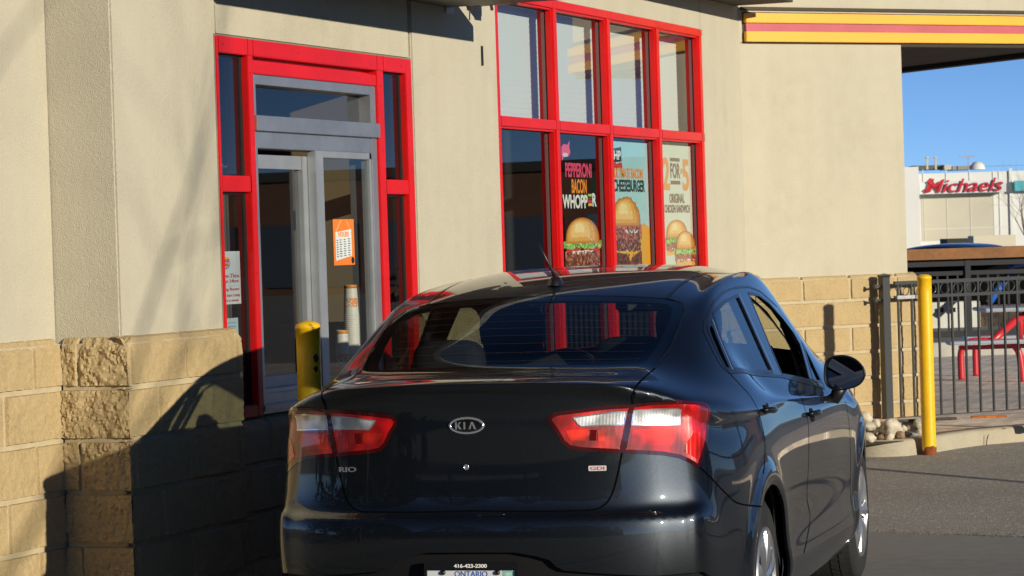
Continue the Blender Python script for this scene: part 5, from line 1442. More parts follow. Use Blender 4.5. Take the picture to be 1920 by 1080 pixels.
# soil bed with river stones
bedpx = [(1560, 838), (1640, 832), (1700, 826), (1737, 812), (1737, 795), (1700, 790), (1640, 792), (1560, 800)]
b = B(); P2 = [onz(a, c, .104) for a, c in bedpx]; b.prism([(p.x, p.y) for p in P2], (0, 0, .1), (1, 0, 0), (0, 1, 0), (0, 0, .006)); g = b.build('soil_bed', mat('dark_soil', (.05, .038, .025), .95, noise=[(60, .5)], bump=[(80, .8, .01)])); tag(g, kind='structure')
STN = [mat('pale_river_stone', (.58, .52, .40), .85, noise=[(14, .22), (60, .15)], bump=[(60, .5, .004)]), mat('brown_river_stone', (.26, .17, .10), .85, noise=[(20, .3)], bump=[(60, .5, .004)]), mat('grey_river_stone', (.30, .29, .28), .85, noise=[(20, .25)], bump=[(60, .5, .004)])]
def rock(px, pyb, rx, ry, mi, k, label):
    p = onz(px, pyb, .104); sc = FPX/((p-CAM).dot(AF)); rx, rz = rx/sc*1.12, ry/sc*1.15
    bm = bmesh.new(); bmesh.ops.create_icosphere(bm, subdivisions=3, radius=1)
    sd = Vector((k*7.3, k*1.7, 0))
    for v in bm.verts:
        h = NZ.noise(v.co*1.3+sd)*.30+NZ.noise(v.co*2.6+sd)*.16; v.co *= 1+h; v.co = Vector((v.co.x*rx, v.co.y*rx*.85, v.co.z*rz))
    me = bpy.data.meshes.new('river_stone'); bm.to_mesh(me); bm.free(); me.materials.append(STN[mi]); me.polygons.foreach_set('use_smooth', [True]*len(me.polygons))
    o = link(bpy.data.objects.new('river_stone', me)); o.location = (p.x, p.y, .104+rz*.86); o.rotation_euler = (.1*(k % 3), .12*(k % 2), k*1.3)
    tag(o, label, 'stone', 'river stones heaped behind the kerb')
O = 1600; Q = 760
SL = [(140, 205, 80, 62, 0, 'large round pale stone at the top left of the heap beside the car'), (255, 250, 52, 46, 0, 'pale stone between the round top stone and the biggest block'), (165, 285, 84, 46, 0, 'long flat pale stone lying below the round top stone'),
 (430, 335, 112, 86, 0, 'biggest angular pale stone in front of the fence post'), (285, 335, 64, 34, 0, 'small pale oval stone left below the biggest block'), (180, 420, 66, 54, 0, 'rounded cream stone lowest on the left by the car'),
 (408, 400, 54, 46, 0, 'cream stone just in front of the biggest block'), (322, 400, 56, 36, 1, 'brown stone wedged between two cream ones'), (560, 310, 46, 40, 0, 'small cream stone right of the biggest block'),
 (610, 280, 34, 26, 1, 'small pinkish brown stone behind the grey flat one'), (528, 385, 52, 46, 1, 'olive brown stone right of the front cream stone'), (640, 365, 82, 34, 2, 'flat grey stone with a pale edge'),
 (745, 270, 62, 56, 0, 'pale grey stone partly behind the bollard, upper'), (750, 355, 46, 44, 0, 'pale stone partly behind the bollard, lower'), (60, 330, 50, 40, 2, 'grey stone half hidden by the car'), (510, 215, 40, 26, 1, 'rusty brown stone under the fence rail')]
for k, (x, y, rx, ry, mi, lb) in enumerate(SL): rock(O+x/6, Q+y/6, rx/6, ry/6, mi, k, lb)
# ============================================================ BOLLARDS
YB = mat('yellow_bollard_paint', (.84, .50, .008), .38, 0, .2, noise=[(5, .10), (40, .06)], bump=[(30, .10, .003)])
RUST = mat('rust', (.22, .06, .012), .9, noise=[(40, .5)], bump=[(90, .6, .003)])
def bollard(x, y, h, label, chips=(), z=0):
    o = empty('bollard', (x, y, z), 0, label, 'bollard', 'yellow steel bollards')
    r = .0495; b = B(); n = 40; pr_ = [(r, 0)]+[(r, h*k/10) for k in range(1, 10)]+[(r, h-.035)]+[(r*1.04, h-.034), (r*1.04, h-.022)]+[(r*1.02*math.cos(R(a)), h-.022+.022*math.sin(R(a))) for a in range(10, 91, 10)]
    b.lathe(pr_, (0, 0, 0), n); b.build('post', YB, o, smooth=True)
    b = B(); rnd = random.Random(int(h*100)); n = 120; v = []; f = []
    for k in range(n):
        a = 2*PI*k/n; hh = .050+.04*NZ.noise(Vector((math.cos(a)*1.3, math.sin(a)*1.3, h)))+.008*NZ.noise(Vector((math.cos(a)*4, math.sin(a)*4, h)))
        for j in range(5): v.append(((r+.0012)*math.cos(a), (r+.0012)*math.sin(a), max(0.001, hh)*j/4))
    for k in range(n):
        for j in range(4): f.append((k*5+j, ((k+1) % n)*5+j, ((k+1) % n)*5+j+1, k*5+j+1))
    b.add(v, f); b.build('rusted_foot', RUST, o)
    for (a, z, s_) in chips:
        b = B(); m = 12; v = [((r+.0012)*math.cos(R(a)), (r+.0012)*math.sin(R(a)), z)]
        for k in range(m):
            t = 2*PI*k/m; rr = s_*(1+.5*NZ.noise(Vector((math.cos(t)*2, math.sin(t)*2, z*9)))); aa = R(a)+rr*math.cos(t)/r; v.append(((r+.0012)*math.cos(aa), (r+.0012)*math.sin(aa), z+rr*1.3*math.sin(t)))
        b.add(v, [(0, 1+k, 1+(k+1) % m) for k in range(m)]); b.build('paint_chip', mat('dark_chip', (.03, .025, .02), .8) if 'dark_chip' not in bpy.data.materials else bpy.data.materials['dark_chip'], o)
    return o
pb = onz(1742.5, 852.5, 0); bollard(pb.x, pb.y, 1.25, 'yellow bollard with rusty foot standing against the kerb by the fence')
pa = at(577, 615, 11.35); bollard(pa.x, pa.y, 1.252, 'yellow bollard with chipped paint between the car and the serving window', [(-28, 1.10, .013), (-30, 1.055, .010)])
t_ = 2.06; bollard(-5.705+SUN_H[0]*t_, 20.841+SUN_H[1]*t_, .998+t_*math.tan(SUN_EL)-.11, 'yellow bollard set in the kerb just outside the frame to the right', z=.11)
# made-up post and arm outside the frame, added to throw the lane shadow
pe = onz(1920, 904, 0); dir_ = Vector((-.788, .616, 0)); HB = 1.0; off_ = Vector((SUN_H[0], SUN_H[1], 0))*(HB/math.tan(SUN_EL))
A0, A1 = pe-dir_*1.6+off_, pe+dir_*3.3+off_
o = empty('barrier_gate', (A0.x, A0.y, 0), 0, 'low barrier gate with a tapering arm beyond the right edge of the photo', 'barrier'); OL = Vector(o.location)
b = B(); b.box((-.12, -.12, 0), (.12, .12, HB+.15)); b.build('gate_post', DARKPL, o, bevel=.01)
b = B(); b.tube([A0-OL+UP*HB, A1-OL+UP*HB], [.018, .040], 14); b.build('gate_arm', DARKPL, o)
# ============================================================ FENCE
FM = mat('black_painted_iron', (.020, .023, .026), .38, .1, .3, bump=[(120, .2, .001)])
FE = .15
def fp(s_, z): return DC+DD*s_+DN*FE+UP*z
s_post = (ond(1661, 650, FE)-DC).dot(DD); s0 = (ond(1676, 528, FE)-DC).dot(DD)
zr1 = ond(1700, 530, FE).z; zr2 = ond(1700, 557, FE).z; zb0 = ond(1700, 784, FE).z; zpt = ond(1661, 513, FE).z
fo = empty('iron_fence', fp(s_post, .1), 0, 'black iron patio fence with a ring frieze between its top rails', 'fence'); FL = Vector(fo.location)
def rail(b, sa, sb, z, hh, ww):
    v = []
    for dz in (-hh/2, hh/2):
        for s_, n in ((sa, -ww/2), (sb, -ww/2), (sb, ww/2), (sa, ww/2)): v.append(fp(s_, z+dz)+DN*n-FL)
    b.add(v, [(0, 1, 2, 3), (7, 6, 5, 4), (0, 4, 5, 1), (1, 5, 6, 2), (2, 6, 7, 3), (3, 7, 4, 0)])
FEND = 4.6
for z, hh in ((zr1, .028), (zr2, .024), (zb0, .024)):
    b = B(); rail(b, s0, FEND, z, hh, .026); b.build('rail', FM, fo, bevel=.002)
ph_ = .0325
b = B(); v = []
for z in (.06, zpt-.03): v += [fp(s_post, z)+DD*a+DN*c-FL for a, c in ((-ph_, -ph_), (ph_, -ph_), (ph_, ph_), (-ph_, ph_))]
v += [fp(s_post, zpt-.012)+DD*a+DN*c-FL for a, c in ((-ph_*1.2, -ph_*1.2), (ph_*1.2, -ph_*1.2), (ph_*1.2, ph_*1.2), (-ph_*1.2, ph_*1.2))]+[fp(s_post, zpt+.004)-FL]
b.add(v, [(0, 1, 5, 4), (1, 2, 6, 5), (2, 3, 7, 6), (3, 0, 4, 7), (4, 5, 9, 8), (5, 6, 10, 9), (6, 7, 11, 10), (7, 4, 8, 11), (8, 9, 12), (9, 10, 12), (10, 11, 12), (11, 8, 12)]); b.build('post', FM, fo)
for z in (zr1-.018, zr2-.012):
    b = B(); rail(b, s_post-.09, s_post+.05, z, .014, .012); rail(b, s_post-.095, s_post-.075, z, .034, .03); b.build('wall_bracket', FM, fo)
k0 = (ond(1686.5, 650, FE)-DC).dot(DD); pit = .1285
for k in range(int((FEND-k0)/pit)):
    s_ = k0+pit*k
    b = B(); v = []; w_ = .0075
    for z in (zb0-.02, zr1): v += [fp(s_, z)+DD*a+DN*c-FL for a, c in ((-w_, -w_), (w_, -w_), (w_, w_), (-w_, w_))]
    b.add(v, [(0, 1, 5, 4), (1, 2, 6, 5), (2, 3, 7, 6), (3, 0, 4, 7)]); b.build('picket', FM, fo)
    b = B(); zc = (zr1+zr2)/2; rr_ = (zr1-zr2)/2-.014; pts = [fp(s_+pit/2, zc)+DD*(rr_*math.cos(2*PI*i/24))+UP*(rr_*math.sin(2*PI*i/24))-FL for i in range(25)]
    b.tube(pts, .0045, 6, cap=False); b.build('ring', FM, fo, smooth=True)
b = B(); rail(b, s0+.02, s0+.19, zr2, .027, .029); rail(b, s0+.20, s0+.24, zr2, .028, .030); b.build('peeled_rail_patch', mat('bare_primer', (.42, .42, .42), .6, noise=[(60, .5)]), fo)
s_ = (ond(1731, 558, FE)-DC).dot(DD); b = B(); rail(b, s_, s_+.075, zr2, .027, .029); b.build('rust_patch', RUST, fo)
# rust stain / plank on the pavers below the fence
p = onz(1850, 783, .101); b = B(); b.box((-.12, -.02, .0), (.15, .03, .016), rz=.35); o = b.build('rusty_iron_strip', mat('orange_rust', (.42, .13, .02), .9, noise=[(50, .6)])); o.location = (p.x, p.y, .101); tag(o, 'flat orange rusted strip lying on the pavers under the fence', 'metal strip')
p = onz(1690, 796, .106); b = B(); b.tube([(-.05, 0, .03), (.35, .30, .03)], .012, 8); o = b.build('fallen_fence_rail', mat('old_dark_iron', (.05, .04, .035), .7, noise=[(30, .5)])); o.location = (p.x-.0, p.y, .10); tag(o, 'dark loose rail lying behind the stones', 'metal bar')
p = onz(1905, 800, .105)
b = B(); b.tube([(-.55, .0, .003), (-.2, .02, .006), (.1, .0, .003)], .003, 6); o = b.build('dry_twig', mat('twig', (.30, .22, .14), .9)); pt = onz(1810, 804, .105); o.location = (pt.x+.2, pt.y, .102); tag(o, 'thin dry twig lying along the back of the kerb', 'twig')
# ============================================================ PICNIC TABLE
TR_ = mat('red_table_frame', (.52, .02, .03), .35, 0, .2)
TT = mat('pale_grey_table_top', (.36, .38, .42), .4, .2, bump=[(40, .2, .003)])
tb = empty('picnic_table', (-5.35, 26.4, .1), .0, 'picnic table with red tube frame and grey top behind the fence', 'table'); TL = Vector(tb.location)
def wl(px, py, dep): return at(px, py, dep)-TL
ex_ = AR.copy(); ex_.z = 0; ex_.normalize(); ey_ = Vector((-ex_.y, ex_.x, 0))
def slab(b, c, hx, hy, h):
    v = []
    for z in (-h, 0):
        for a, e in ((-1, -1), (1, -1), (1, 1), (-1, 1)): v.append(c+ex_*a*hx+ey_*e*hy+UP*z)
    b.add(v, [(3, 2, 1, 0), (4, 5, 6, 7), (0, 1, 5, 4), (1, 2, 6, 5), (2, 3, 7, 6), (3, 0, 4, 7)])
L0 = onz(1803, 712, .1); L1 = onz(1918, 716, .1); mid_ = (L0+L1)/2
bc = at(1875, 637, 25.9)-TL; sc_ = FPX/25.9
b = B(); slab(b, bc, .49, .14, .035); b.build('bench_seat', TT, tb, bevel=.01)
b = B(); slab(b, at(1905, 575, 26.6)-TL, .36, .38, .035); b.build('table_top', TT, tb, bevel=.01)
b = B(); slab(b, at(1890, 629, 27.5)-TL, .45, .13, .035); b.build('bench_seat', TT, tb, bevel=.01)
def leg(pts, r=.030):
    b = B(); P3 = smooth_line([Vector(p) for p in pts], .03); b.tube(P3, r, 12); b.build('leg', TR_, tb, smooth=True)
zt_ = bc.z-.05
a0 = L0-TL; a1 = L1-TL
leg([a0, Vector((a0.x, a0.y, zt_-.12)), Vector((a0.x, a0.y, zt_-.04))+ex_*.03, Vector((a0.x, a0.y, zt_))+ex_*.10, Vector((a0.x, a0.y, zt_))+ex_*.3], .034)
leg([a1, Vector((a1.x, a1.y, zt_-.14))-ex_*.02, Vector((a1.x, a1.y, zt_-.05))-ex_*.05, Vector((a1.x, a1.y, zt_))-ex_*.12, Vector((a1.x, a1.y, zt_))-ex_*.3], .034)
a2 = onz(1830, 705, .1)-TL; leg([a2, Vector((a2.x, a2.y, zt_-.1)), Vector((a2.x, a2.y, zt_))+ex_*.02, Vector((a2.x, a2.y, zt_))+ex_*.25], .030)
b = B(); b.tube([at(1856, 643, 26.1)-TL, at(1880, 622, 26.25)-TL, at(1902, 602, 26.4)-TL, at(1930, 585, 26.5)-TL], .036, 12); b.build('brace', TR_, tb, smooth=True)
b = B(); b.tube([at(1912, 640, 26.9)-TL, at(1912, 590, 26.7)-TL], .034, 12); b.build('column', TR_, tb, smooth=True)
b = B(); slab(b, at(1870, 646, 26.0)-TL, .36, .03, .04); b.build('seat_beam', TR_, tb)
# ============================================================ BEYOND THE PATIO
KW = mat('pale_concrete', (.46, .45, .40), .9, noise=[(1.5, .12), (12, .1)])
DG = mat('charcoal_steel', (.008, .010, .014), .6)
BKP = mat('unlit_black_board', (.0025, .0025, .003), .9, spec=.1)  # near-black colour paints in the shade inside the shelter
def wallpx(name, x0, x1, yt, yb, dep, th, m, label=None, cat=None, par=None, kind=None, group=None):
    """upright slab facing the camera direction at a given distance, with its own thickness"""
    a = at(x0, yb, dep); c = at(x1, yb, dep); t = at(x0, yt, dep).z; ex = Vector((c.x-a.x, c.y-a.y, 0)); L = ex.length; ex.normalize(); ey = Vector((-ex.y, ex.x, 0)); z0 = (a.z+c.z)/2; z1 = (t+at(x1, yt, dep).z)/2
    b = B(); v = []
    for z in (z0, z1):
        for s_, n in ((0, 0), (L, 0), (L, th), (0, th)): v.append(Vector((a.x, a.y, 0))+ex*s_+ey*n+UP*z)
    b.add(v, [(3, 2, 1, 0), (4, 5, 6, 7), (0, 1, 5, 4), (1, 2, 6, 5), (2, 3, 7, 6), (3, 0, 4, 7)]); o = b.build(name, m, par)
    if label: tag(o, label, cat, group)
    if kind: tag(o, kind=kind)
    return o
wallpx('concrete_edging', 1640, 2000, 641, 677, 32.2, .2, KW, 'low pale concrete edging behind the picnic table', 'wall')
wallpx('asphalt_strip', 1640, 2000, 640, 641.5, 32.6, 5, AS2, kind='structure')
o = wallpx('concrete_barrier', 1736, 1839, 566, 621, 37.5, .4, mat('white_concrete', (.60, .60, .56), .85, noise=[(2, .12)]), 'white concrete block with two lifting holes behind the far fence', 'barrier')
for px in (1766, 1788):
    q = at(px, 581, 37.45); b = B(); b.box((q.x-.028, q.y-.03, q.z-.03), (q.x+.028, q.y, q.z+.03)); b.build('lifting_hole', BLACKG, o)
wallpx('brown_soil_bank', 1700, 2000, 557, 640, 39.5, 1.5, mat('dry_brown_bank', (.10, .07, .045), .95, noise=[(3, .5), (12, .4)], bump=[(8, .8, .1)]), kind='structure')
sh = empty('slatted_shelter', at(1800, 560, 36), 0, 'long dark shelter with a brown timber top board beyond the patio', 'shelter'); SL_ = Matrix.Translation(-Vector(sh.location))
def spart(name, *a):
    o = wallpx(name, *a, par=sh); o.location = -Vector(sh.location); return o
spart('timber_board', 1600, 2060, 464, 484.5, 35.9, .12, mat('brown_timber', (.27, .115, .035), .7, noise=[(2.5, .25), (20, .15)]))
spart('dark_board', 1600, 2060, 484.5, 497.5, 36.0, .12, DG)
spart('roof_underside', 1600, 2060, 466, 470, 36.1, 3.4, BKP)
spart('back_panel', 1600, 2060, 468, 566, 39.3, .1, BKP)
ff = empty('far_fence', at(1800, 600, 34), 0, 'dark steel picket fence with wide rail on the far side of the patio', 'fence')
def fpart(name, *a):
    o = wallpx(name, *a, par=ff); o.location = -Vector(ff.location); return o
fpart('rail', 1600, 2060, 507, 515, 34.0, .05, DG); fpart('rail', 1600, 2060, 620, 640, 34.0, .05, DG)
for k in range(22):
    x = 1702+19.0*k; 
    if x > 2040: break
    if abs(x-1817) < 7: continue
    fpart('picket', x, x+3.4, 515, 621, 34.02, .03, DG)
for x in (1814, 1990): fpart('post', x, x+10, 488, 640, 33.98, .07, DG)
# blue play tubes
bl = mat('blue_plastic', (.02, .13, .55), .3, 0, .4)
b = B(); b.tube(smooth_line([at(1893, 502, 37.2), at(1902, 497, 37.2), at(1916, 495, 37.3), at(1940, 494, 37.3)], .1), [.03]*200 if False else .035, 10); o = b.build('blue_rail', bl, smooth=True); tag(o, 'curved blue plastic rail at the right, high under the shelter', 'play rail')
b = B(); b.tube([at(1856, 566, 36.8), at(1872, 541, 36.9), at(1893, 516, 37.0)], .05, 10); o = b.build('blue_tube', bl, smooth=True); tag(o, 'slanting blue plastic tube seen through the fence rings', 'play tube')
# far parked car: same kind of shell, blue
BP = mat('blue_car_paint', (.012, .022, .07), .3, .5, 1, coatrough=.03)
GLK = mat('dark_car_glass', (.004, .005, .007), .08, 0, .5)
glass_test = lambda c: (c.z > 1.0 and ((.60 < c.x or c.x < -.60) and 1.25 < c.y < 3.0 and c.z < 1.315 and abs(c.x) > .605 and not (2.02 < c.y < 2.12))) or (c.z > 1.09 and abs(c.x) < .53 and (.56 < c.y < 1.15 or 2.9 < c.y < 3.45))
fmi = []
cs = [sum((MV[i] for i in f), Vector())/len(f) for f in MF]
def far_car(loc, rz, m, label, group=None):
    o = empty('parked_car', loc, rz, label, 'car', group)
    body = [f for f, c in zip(MF, cs) if not glass_test(c) and not in_arch(c, WY_R) and not in_arch(c, WY_F)]; gl = [f for f, c in zip(MF, cs) if glass_test(c)]
    key = 'farbody'+m.name
    if key not in bpy.data.meshes:
        for nm, F, mm in ((key, body, m), ('farglass', gl, GLK)):
            if nm in bpy.data.meshes: continue
            ids = sorted({i for f in F for i in f}); mp = {a: b_ for b_, a in enumerate(ids)}
            me = bpy.data.meshes.new(nm); me.from_pydata([tuple(MV[i]) for i in ids], [], [tuple(mp[i] for i in f) for f in F]); me.materials.append(mm); me.polygons.foreach_set('use_smooth', [True]*len(me.polygons))
    link(bpy.data.objects.new('body', bpy.data.meshes[key]), o); link(bpy.data.objects.new('glass', bpy.data.meshes['farglass']), o)
    for x, y in ((.7, WY_R), (.7, WY_F), (-.7, WY_R), (-.7, WY_F)):
        nm = 'fartyre'
        if nm not in bpy.data.meshes:
            b = B(); b.lathe([(0, .09), (.2, .09), (.21, .1), (.29, .1), (.31, .07), (.31, -.07), (.29, -.1), (0, -.1)], (0, 0, 0), 28, 'X'); q = b.build(nm, TYRE); me = q.data; me.name = nm; bpy.data.objects.remove(q)
        w2 = link(bpy.data.objects.new('wheel', bpy.data.meshes[nm]), o); w2.location = (x, y, .31)
    return o
pc = at(1612, 470, 47)
fc_ = far_car((pc.x, pc.y, 0), -PI/2-.02-.379, BP, 'dark blue car whose roof shows above the brown shelter board'); fc_.scale = (.945, .945, .945)
# ============================================================ THE STORE ACROSS THE LOT
SD = 250
WHT = mat('white_store_panel', (.66, .66, .63), .8, noise=[(.3, .05)]); GRY = mat('beige_store_panel', (.50, .47, .38), .85, noise=[(.4, .06)])
stor = empty('store_building', at(1800, 470, SD), 0, 'white flat roofed store with a red script sign across the parking lot', 'building')
def sp2(name, *a):
    o = wallpx(name, *a, par=stor); o.location = -Vector(stor.location); return o
sp2('side_wall', 1500, 1727, 316, 480, SD-4, 20, WHT)
sp2('main_wall', 1722, 2300, 317, 480, SD, 20, WHT)
sp2('panel_field', 1729, 1864, 364, 450, SD-.06, .05, GRY); sp2('panel_field', 1729, 1893, 325, 337, SD-.06, .05, mat('pale_store_panel', (.60, .60, .58), .8)); sp2('white_pier', 1896, 1902, 315, 470, SD-.2, .15, WHT)
for px in (1734, 1777, 1821, 1865, 1876): sp2('panel_joint', px, px+.9, 317, 452, SD-.10, .03, mat('joint_grey', (.66, .65, .6), .9) if px == 1734 else bpy.data.materials['joint_grey'])
for py in (363, 427): sp2('panel_joint', 1729, 1893, py, py+.9, SD-.10, .03, bpy.data.materials['joint_grey'])
sp2('sign_board', 1724, 1887, 339, 362, SD-1.5, .9, mat('sign_board_white', (.60, .64, .66), .6))
sp2('teal_sign', 1903, 1960, 338, 357, SD-1, .5, mat('teal_sign', (.06, .40, .48), .6))
sp2('roof_unit', 1711, 1770, 310, 318, SD+6, 3, mat('roof_unit_dark', (.10, .10, .09), .8)); sp2('roof_unit', 1771, 1784, 309, 318, SD+5, 3, GRY); sp2('roof_unit', 1786, 1826, 311, 318, SD+6, 3, mat('roof_unit_grey', (.26, .25, .22), .8))
for px in (1739, 1755): sp2('roof_vent', px-1.8, px+1.8, 295, 318, SD+4, .2, GRY); sp2('roof_vent_cap', px-2.6, px+2.6, 293.5, 297, SD+3.9, .4, GRY)
q = at(1833, 318, SD+6)-Vector(stor.location); b = B(); b.lathe([(0, .75), (.35, .68), (.62, .42), (.72, 0)], q, 20); b.build('satellite_dish', WHT, stor, smooth=True)
b = B(); b.tube([at(1816, 318, SD+5), at(1816, 292, SD+5)], .05, 6); b.tube([at(1796, 294, SD+5), at(1832, 291, SD+5)], .045, 6)
for k in range(6): b.tube([at(1800+5*k, 292.5, SD+5), at(1801+5*k, 295, SD+5)], .03, 5)
o = b.build('roof_aerial', mat('aerial_grey', (.4, .35, .35), .6), stor); o.location = -Vector(stor.location)
REDL = mat('red_sign_letters', (.45, .010, .02), .4, emis=None)
sx_ = (at(1880, 350, SD)-at(1735, 350, SD)); sx_.z = 0; sx_.normalize()
o = text_mesh('sign_lettering', 'Michaels', REDL, 2, at(1808, 360, SD-1.62), sx_, UP, .10, None, shear=.32, bold=.008, width=(at(1880, 350, SD)-at(1734, 350, SD)).length, height=(at(1800, 335, SD)-at(1800, 360, SD)).length)
o.parent = stor; o.location = -Vector(stor.location)
b = B(); b.tube(smooth_line([at(x, y, SD-1.66) for x, y in ((1751, 338), (1744, 336), (1739, 341), (1743, 346), (1748, 343))], .2), [.05]*200 if False else .11, 8); o = b.build('sign_flourish', REDL, stor, smooth=True); o.location = -Vector(stor.location)
b = B(); b.tube(smooth_line([at(x, y, SD-1.66) for x, y in ((1733, 356), (1737, 360), (1743, 358), (1747, 351))], .2), .12, 8); o = b.build('sign_flourish', REDL, stor, smooth=True); o.location = -Vector(stor.location)
wallpx('cream_garden_wall', 1826, 1905, 441, 466, 160, 2, mat('cream_wall', (.60, .55, .42), .85), 'low cream wall in front of the store', 'wall')
wallpx('storage_box', 1776, 1817, 447, 462, 120, 2, mat('olive_dark', (.03, .03, .02), .8), 'dark olive box standing in front of the store', 'box')
wallpx('power_line', 1600, 2100, 311.5, 312, 300, .05, mat('wire', (.05, .07, .1), .8), 'thin dark power line above the store roof', 'wire') 
# ============================================================ TREES
BARK = mat('grey_brown_bark', (.14, .11, .085), .9, noise=[(8, .3)])
def bare_tree(loc, h, seed, label, r0=.16, spread=.5, levels=6, trunk=.28, group=None):
    rnd = random.Random(seed); o = empty('bare_tree', loc, 0, label, 'tree', group)
    tb_ = B(); cb = B()
    def grow(p, d, L, r, lv):
        pts = [p]; rr = [r]; m = 4
        for k in range(m):
            d = (d+Vector((rnd.gauss(0, .10), rnd.gauss(0, .10), rnd.gauss(.03, .05)))).normalized(); p = p+d*L/m; pts.append(p); rr.append(r*(1-.35*(k+1)/m))
        (tb_ if lv == 0 else cb).tube(pts, rr, 8 if lv < 2 else (5 if lv < 4 else 3), cap=False)
        if lv >= levels: return
        for c in range(rnd.choice([2, 3, 3]) if lv else 4):
            ax = Vector((rnd.uniform(-1, 1), rnd.uniform(-1, 1), rnd.uniform(-.3, .3))).cross(d).normalized()
            d2 = (Matrix.Rotation(rnd.uniform(.35, 1)*spread*(1.2 if c else .4), 3, ax)@d).normalized()
            q = pts[-1] if c < 2 else pts[rnd.randint(2, m)]
            grow(q, d2, L*rnd.uniform(.62, .84)*(1.1 if lv == 0 else 1), rr[-1]*(.9 if c == 0 else .62), lv+1)
    grow(Vector((0, 0, 0)), Vector((0, 0, 1)), h*trunk, r0, 0)
    tb_.build('trunk', BARK, o, smooth=True); cb.build('crown', BARK, o, smooth=True); return o
q = at(1935, 462, 150); bare_tree((q.x, q.y, 0), 6.0, 5, 'pale bare young tree at the right edge in front of the store', .07, .75, 6, .25)
W0 = Vector((-5.6, 8.6, 2.6)); tp = W0+SUN_DIR*14
bare_tree((tp.x-.1, tp.y-.75, 0), tp.z+2.2, 12, 'bare tree on the parking lot outside the photo that shades the left wall', .075, .62, 6, .30)
tp = Vector((-5.66, 9.0, 1.7))+SUN_DIR*17
bare_tree((tp.x, tp.y, 0), tp.z+2.0, 31, 'second bare tree farther out, softly shading the lower left wall', .07, .7, 6, .30)
LEAF = ramp_mat('dark_spruce_needles', (.020, .035, .018), (.045, .07, .03), .8, [(1.2, .3, .7), (9, .3, .7)], [(12, .6, .05)])
def spruce(loc, h, r, seed, label, group):
    rnd = random.Random(seed); o = empty('spruce_tree', loc, 0, label, 'tree', group)
    b = B(); b.tube([(0, 0, 0), (0, 0, h*.9)], [.16, .03], 8); b.build('trunk', BARK, o)
    b = B(); n = int(h*110)
    for k in range(n):
        z = h*(.08+.92*rnd.random()**1.1); R0 = r*(1-z/h)*rnd.uniform(.35, 1.08)+.1; a = rnd.uniform(0, 2*PI); c = Vector((R0*math.cos(a), R0*math.sin(a), z-.12*R0)); u = Vector((math.cos(a), math.sin(a), -.35))*rnd.uniform(.25, .55); w_ = Vector((-math.sin(a), math.cos(a), 0))*rnd.uniform(.10, .22)
        b.add([c-w_, c+w_, c+u], [(0, 1, 2)]); b.add([c-UP*.12, c+UP*.10, c+u*.9], [(0, 1, 2)])
    b.build('crown', LEAF, o); return o
gT = 'dark spruces behind the lane, seen only as reflections'
for k, (x, y, h, r) in enumerate(((-14, -17, 9, 3.2), (-9, -20, 11, 3.6), (-3.5, -22, 10, 3.4), (12, -26, 8, 3), (18, -30, 9.5, 3.2))): spruce((x, y, 0), h, r, k, ['dark spruce far left behind the camera', 'tall dark spruce second from the left behind the camera', 'dark spruce directly behind the camera', 'small dark spruce right of the house behind the camera', 'dark spruce at the far right behind the camera'][k], gT)
for k, (x, y, h, r) in enumerate(((-9.5, 4.2, 7, 2.3), (-9.0, .2, 7.5, 2.4), (-10, -4.5, 8, 2.6))): spruce((x, y, 0), h, r, 20+k, ['dark spruce nearest the building corner to the left of the lane', 'dark spruce in the middle of the three to the left of the lane', 'dark spruce farthest back of the three to the left of the lane'][k], 'dark spruces beside the lane on the left')  # unseen spruces added so the car's left quarter reflects something dark
spruce((16, 64, 0), 5.2, 2.0, 9, 'small spruce in front of the brick shop, reflected in the front window', None)
# house behind the camera (reflected in the boot lid)
hs = empty('house', (4, -24, 0), 0, 'two storey beige house behind the camera, reflected in the car', 'house')
HW = mat('house_siding', (.34, .28, .19), .85, noise=[(.6, .1)]); b = B(); b.box((-5.5, -4, 0), (5.0, 3.0, 6.2)); b.build('wall', HW, hs)
b = B(); b.prism([(-6.0, 0), (5.5, 0), (-.3, 2.6)], (0, 3.3, 6.2), (1, 0, 0), UP, (0, -7.6, 0)); b.build('roof', mat('shingle', (.06, .055, .05), .9), hs)
HWIN = mat('house_window', (.10, .13, .18), .08, .2, 1); HFR = mat('white_window_frame', (.7, .7, .68), .6)
for x, z in ((-3.4, 3.9), (.2, 3.9), (3.1, 3.9), (-3.4, 1.2), (2.2, 1.2)):
    b = B(); 
    for bx in ((-.62, -.08, .62, .02), (-.62, 1.28, .62, 1.38), (-.62, -.08, -.52, 1.38), (.52, -.08, .62, 1.38), (-.05, 0, .05, 1.3)): b.box((x+bx[0], 2.99, z+bx[1]), (x+bx[2], 3.08, z+bx[3]))
    w_ = b.build('window', HFR, hs); b = B(); b.box((x-.54, 2.98, z), (x+.54, 3.03, z+1.3)); b.build('pane', HWIN, w_)
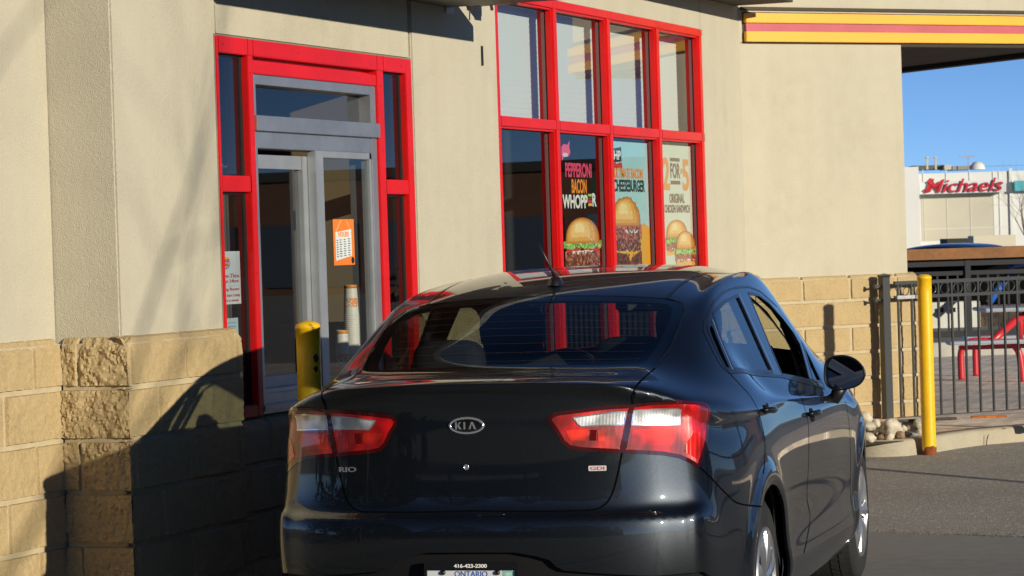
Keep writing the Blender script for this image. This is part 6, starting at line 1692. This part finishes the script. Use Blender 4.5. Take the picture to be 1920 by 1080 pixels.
def plain_building(name, a, c, h, m, label, bands=(), windows=None):
    o = empty(name, ((a[0]+c[0])/2, (a[1]+c[1])/2, 0), 0, label, 'building'); L = Vector(o.location)
    b = B(); b.box((a[0]-L.x, a[1]-L.y, 0), (c[0]-L.x, c[1]-L.y, h)); b.build('wall', m, o)
    b = B(); b.box((a[0]-L.x-.15, a[1]-L.y-.15, h), (c[0]-L.x+.15, c[1]-L.y+.15, h+.35)); b.build('parapet', bands or GRY, o)
    return o, L
BRK2 = mat('brown_brick', (.16, .075, .045), .9, noise=[(.8, .2)])
o, L = plain_building('brick_shop', (6, 92), (42, 104), 4.2, BRK2, 'long low brown brick shop, reflected in the front window', mat('dark_coping', (.03, .03, .03), .8))
for k in range(7):
    b = B(); b.box((-16+4.8*k, -6.12, .3), (-12.4+4.8*k, -5.98, 2.6)); b.build('shop_window', HWIN, o)
b = B(); b.box((-9, -6.3, 2.8), (-3, -6.02, 3.9)); b.build('green_sign_board', mat('green_sign', (.02, .09, .05), .6), o)
o, L = plain_building('strip_mall', (58, -5), (70, 70), 5.5, mat('mall_wall', (.45, .40, .33), .85), 'long strip mall far to the right of the lot, reflected in the car side', mat('red_fascia', (.45, .03, .03), .6))
for k in range(12):
    b = B(); b.box((-6.12, -34+5.8*k, .3), (-5.98, -30+5.8*k, 3.0)); b.build('shop_window', HWIN, o)
o, L = plain_building('office_block', (-60, -75), (40, -60), 6.0, mat('office_wall', (.10, .09, .085), .85), 'long dark block far behind the camera, only reflected', mat('office_coping', (.06, .06, .06), .8))
for k in range(14):
    b = B(); b.box((-46+6.6*k, 7.45, 2.5), (-43+6.6*k, 7.6, 4.5)); b.build('office_window', HWIN, o)
far_car((9.5, 6.5, 0), .3, mat('red_car_paint', (.35, .02, .02), .3, .3, 1), 'red car parked to the right of the lane, only reflected', 'cars parked in the lot to the right')
far_car((13.0, 12.5, 0), .3, mat('white_car_paint', (.6, .6, .6), .3, 0, 1), 'white car parked to the right of the lane, only reflected', 'cars parked in the lot to the right')
far_car((12.0, 19.0, 0), .2, mat('black_car_paint', (.01, .01, .012), .3, 0, 1), 'black car parked to the right of the lane, only reflected', 'cars parked in the lot to the right')
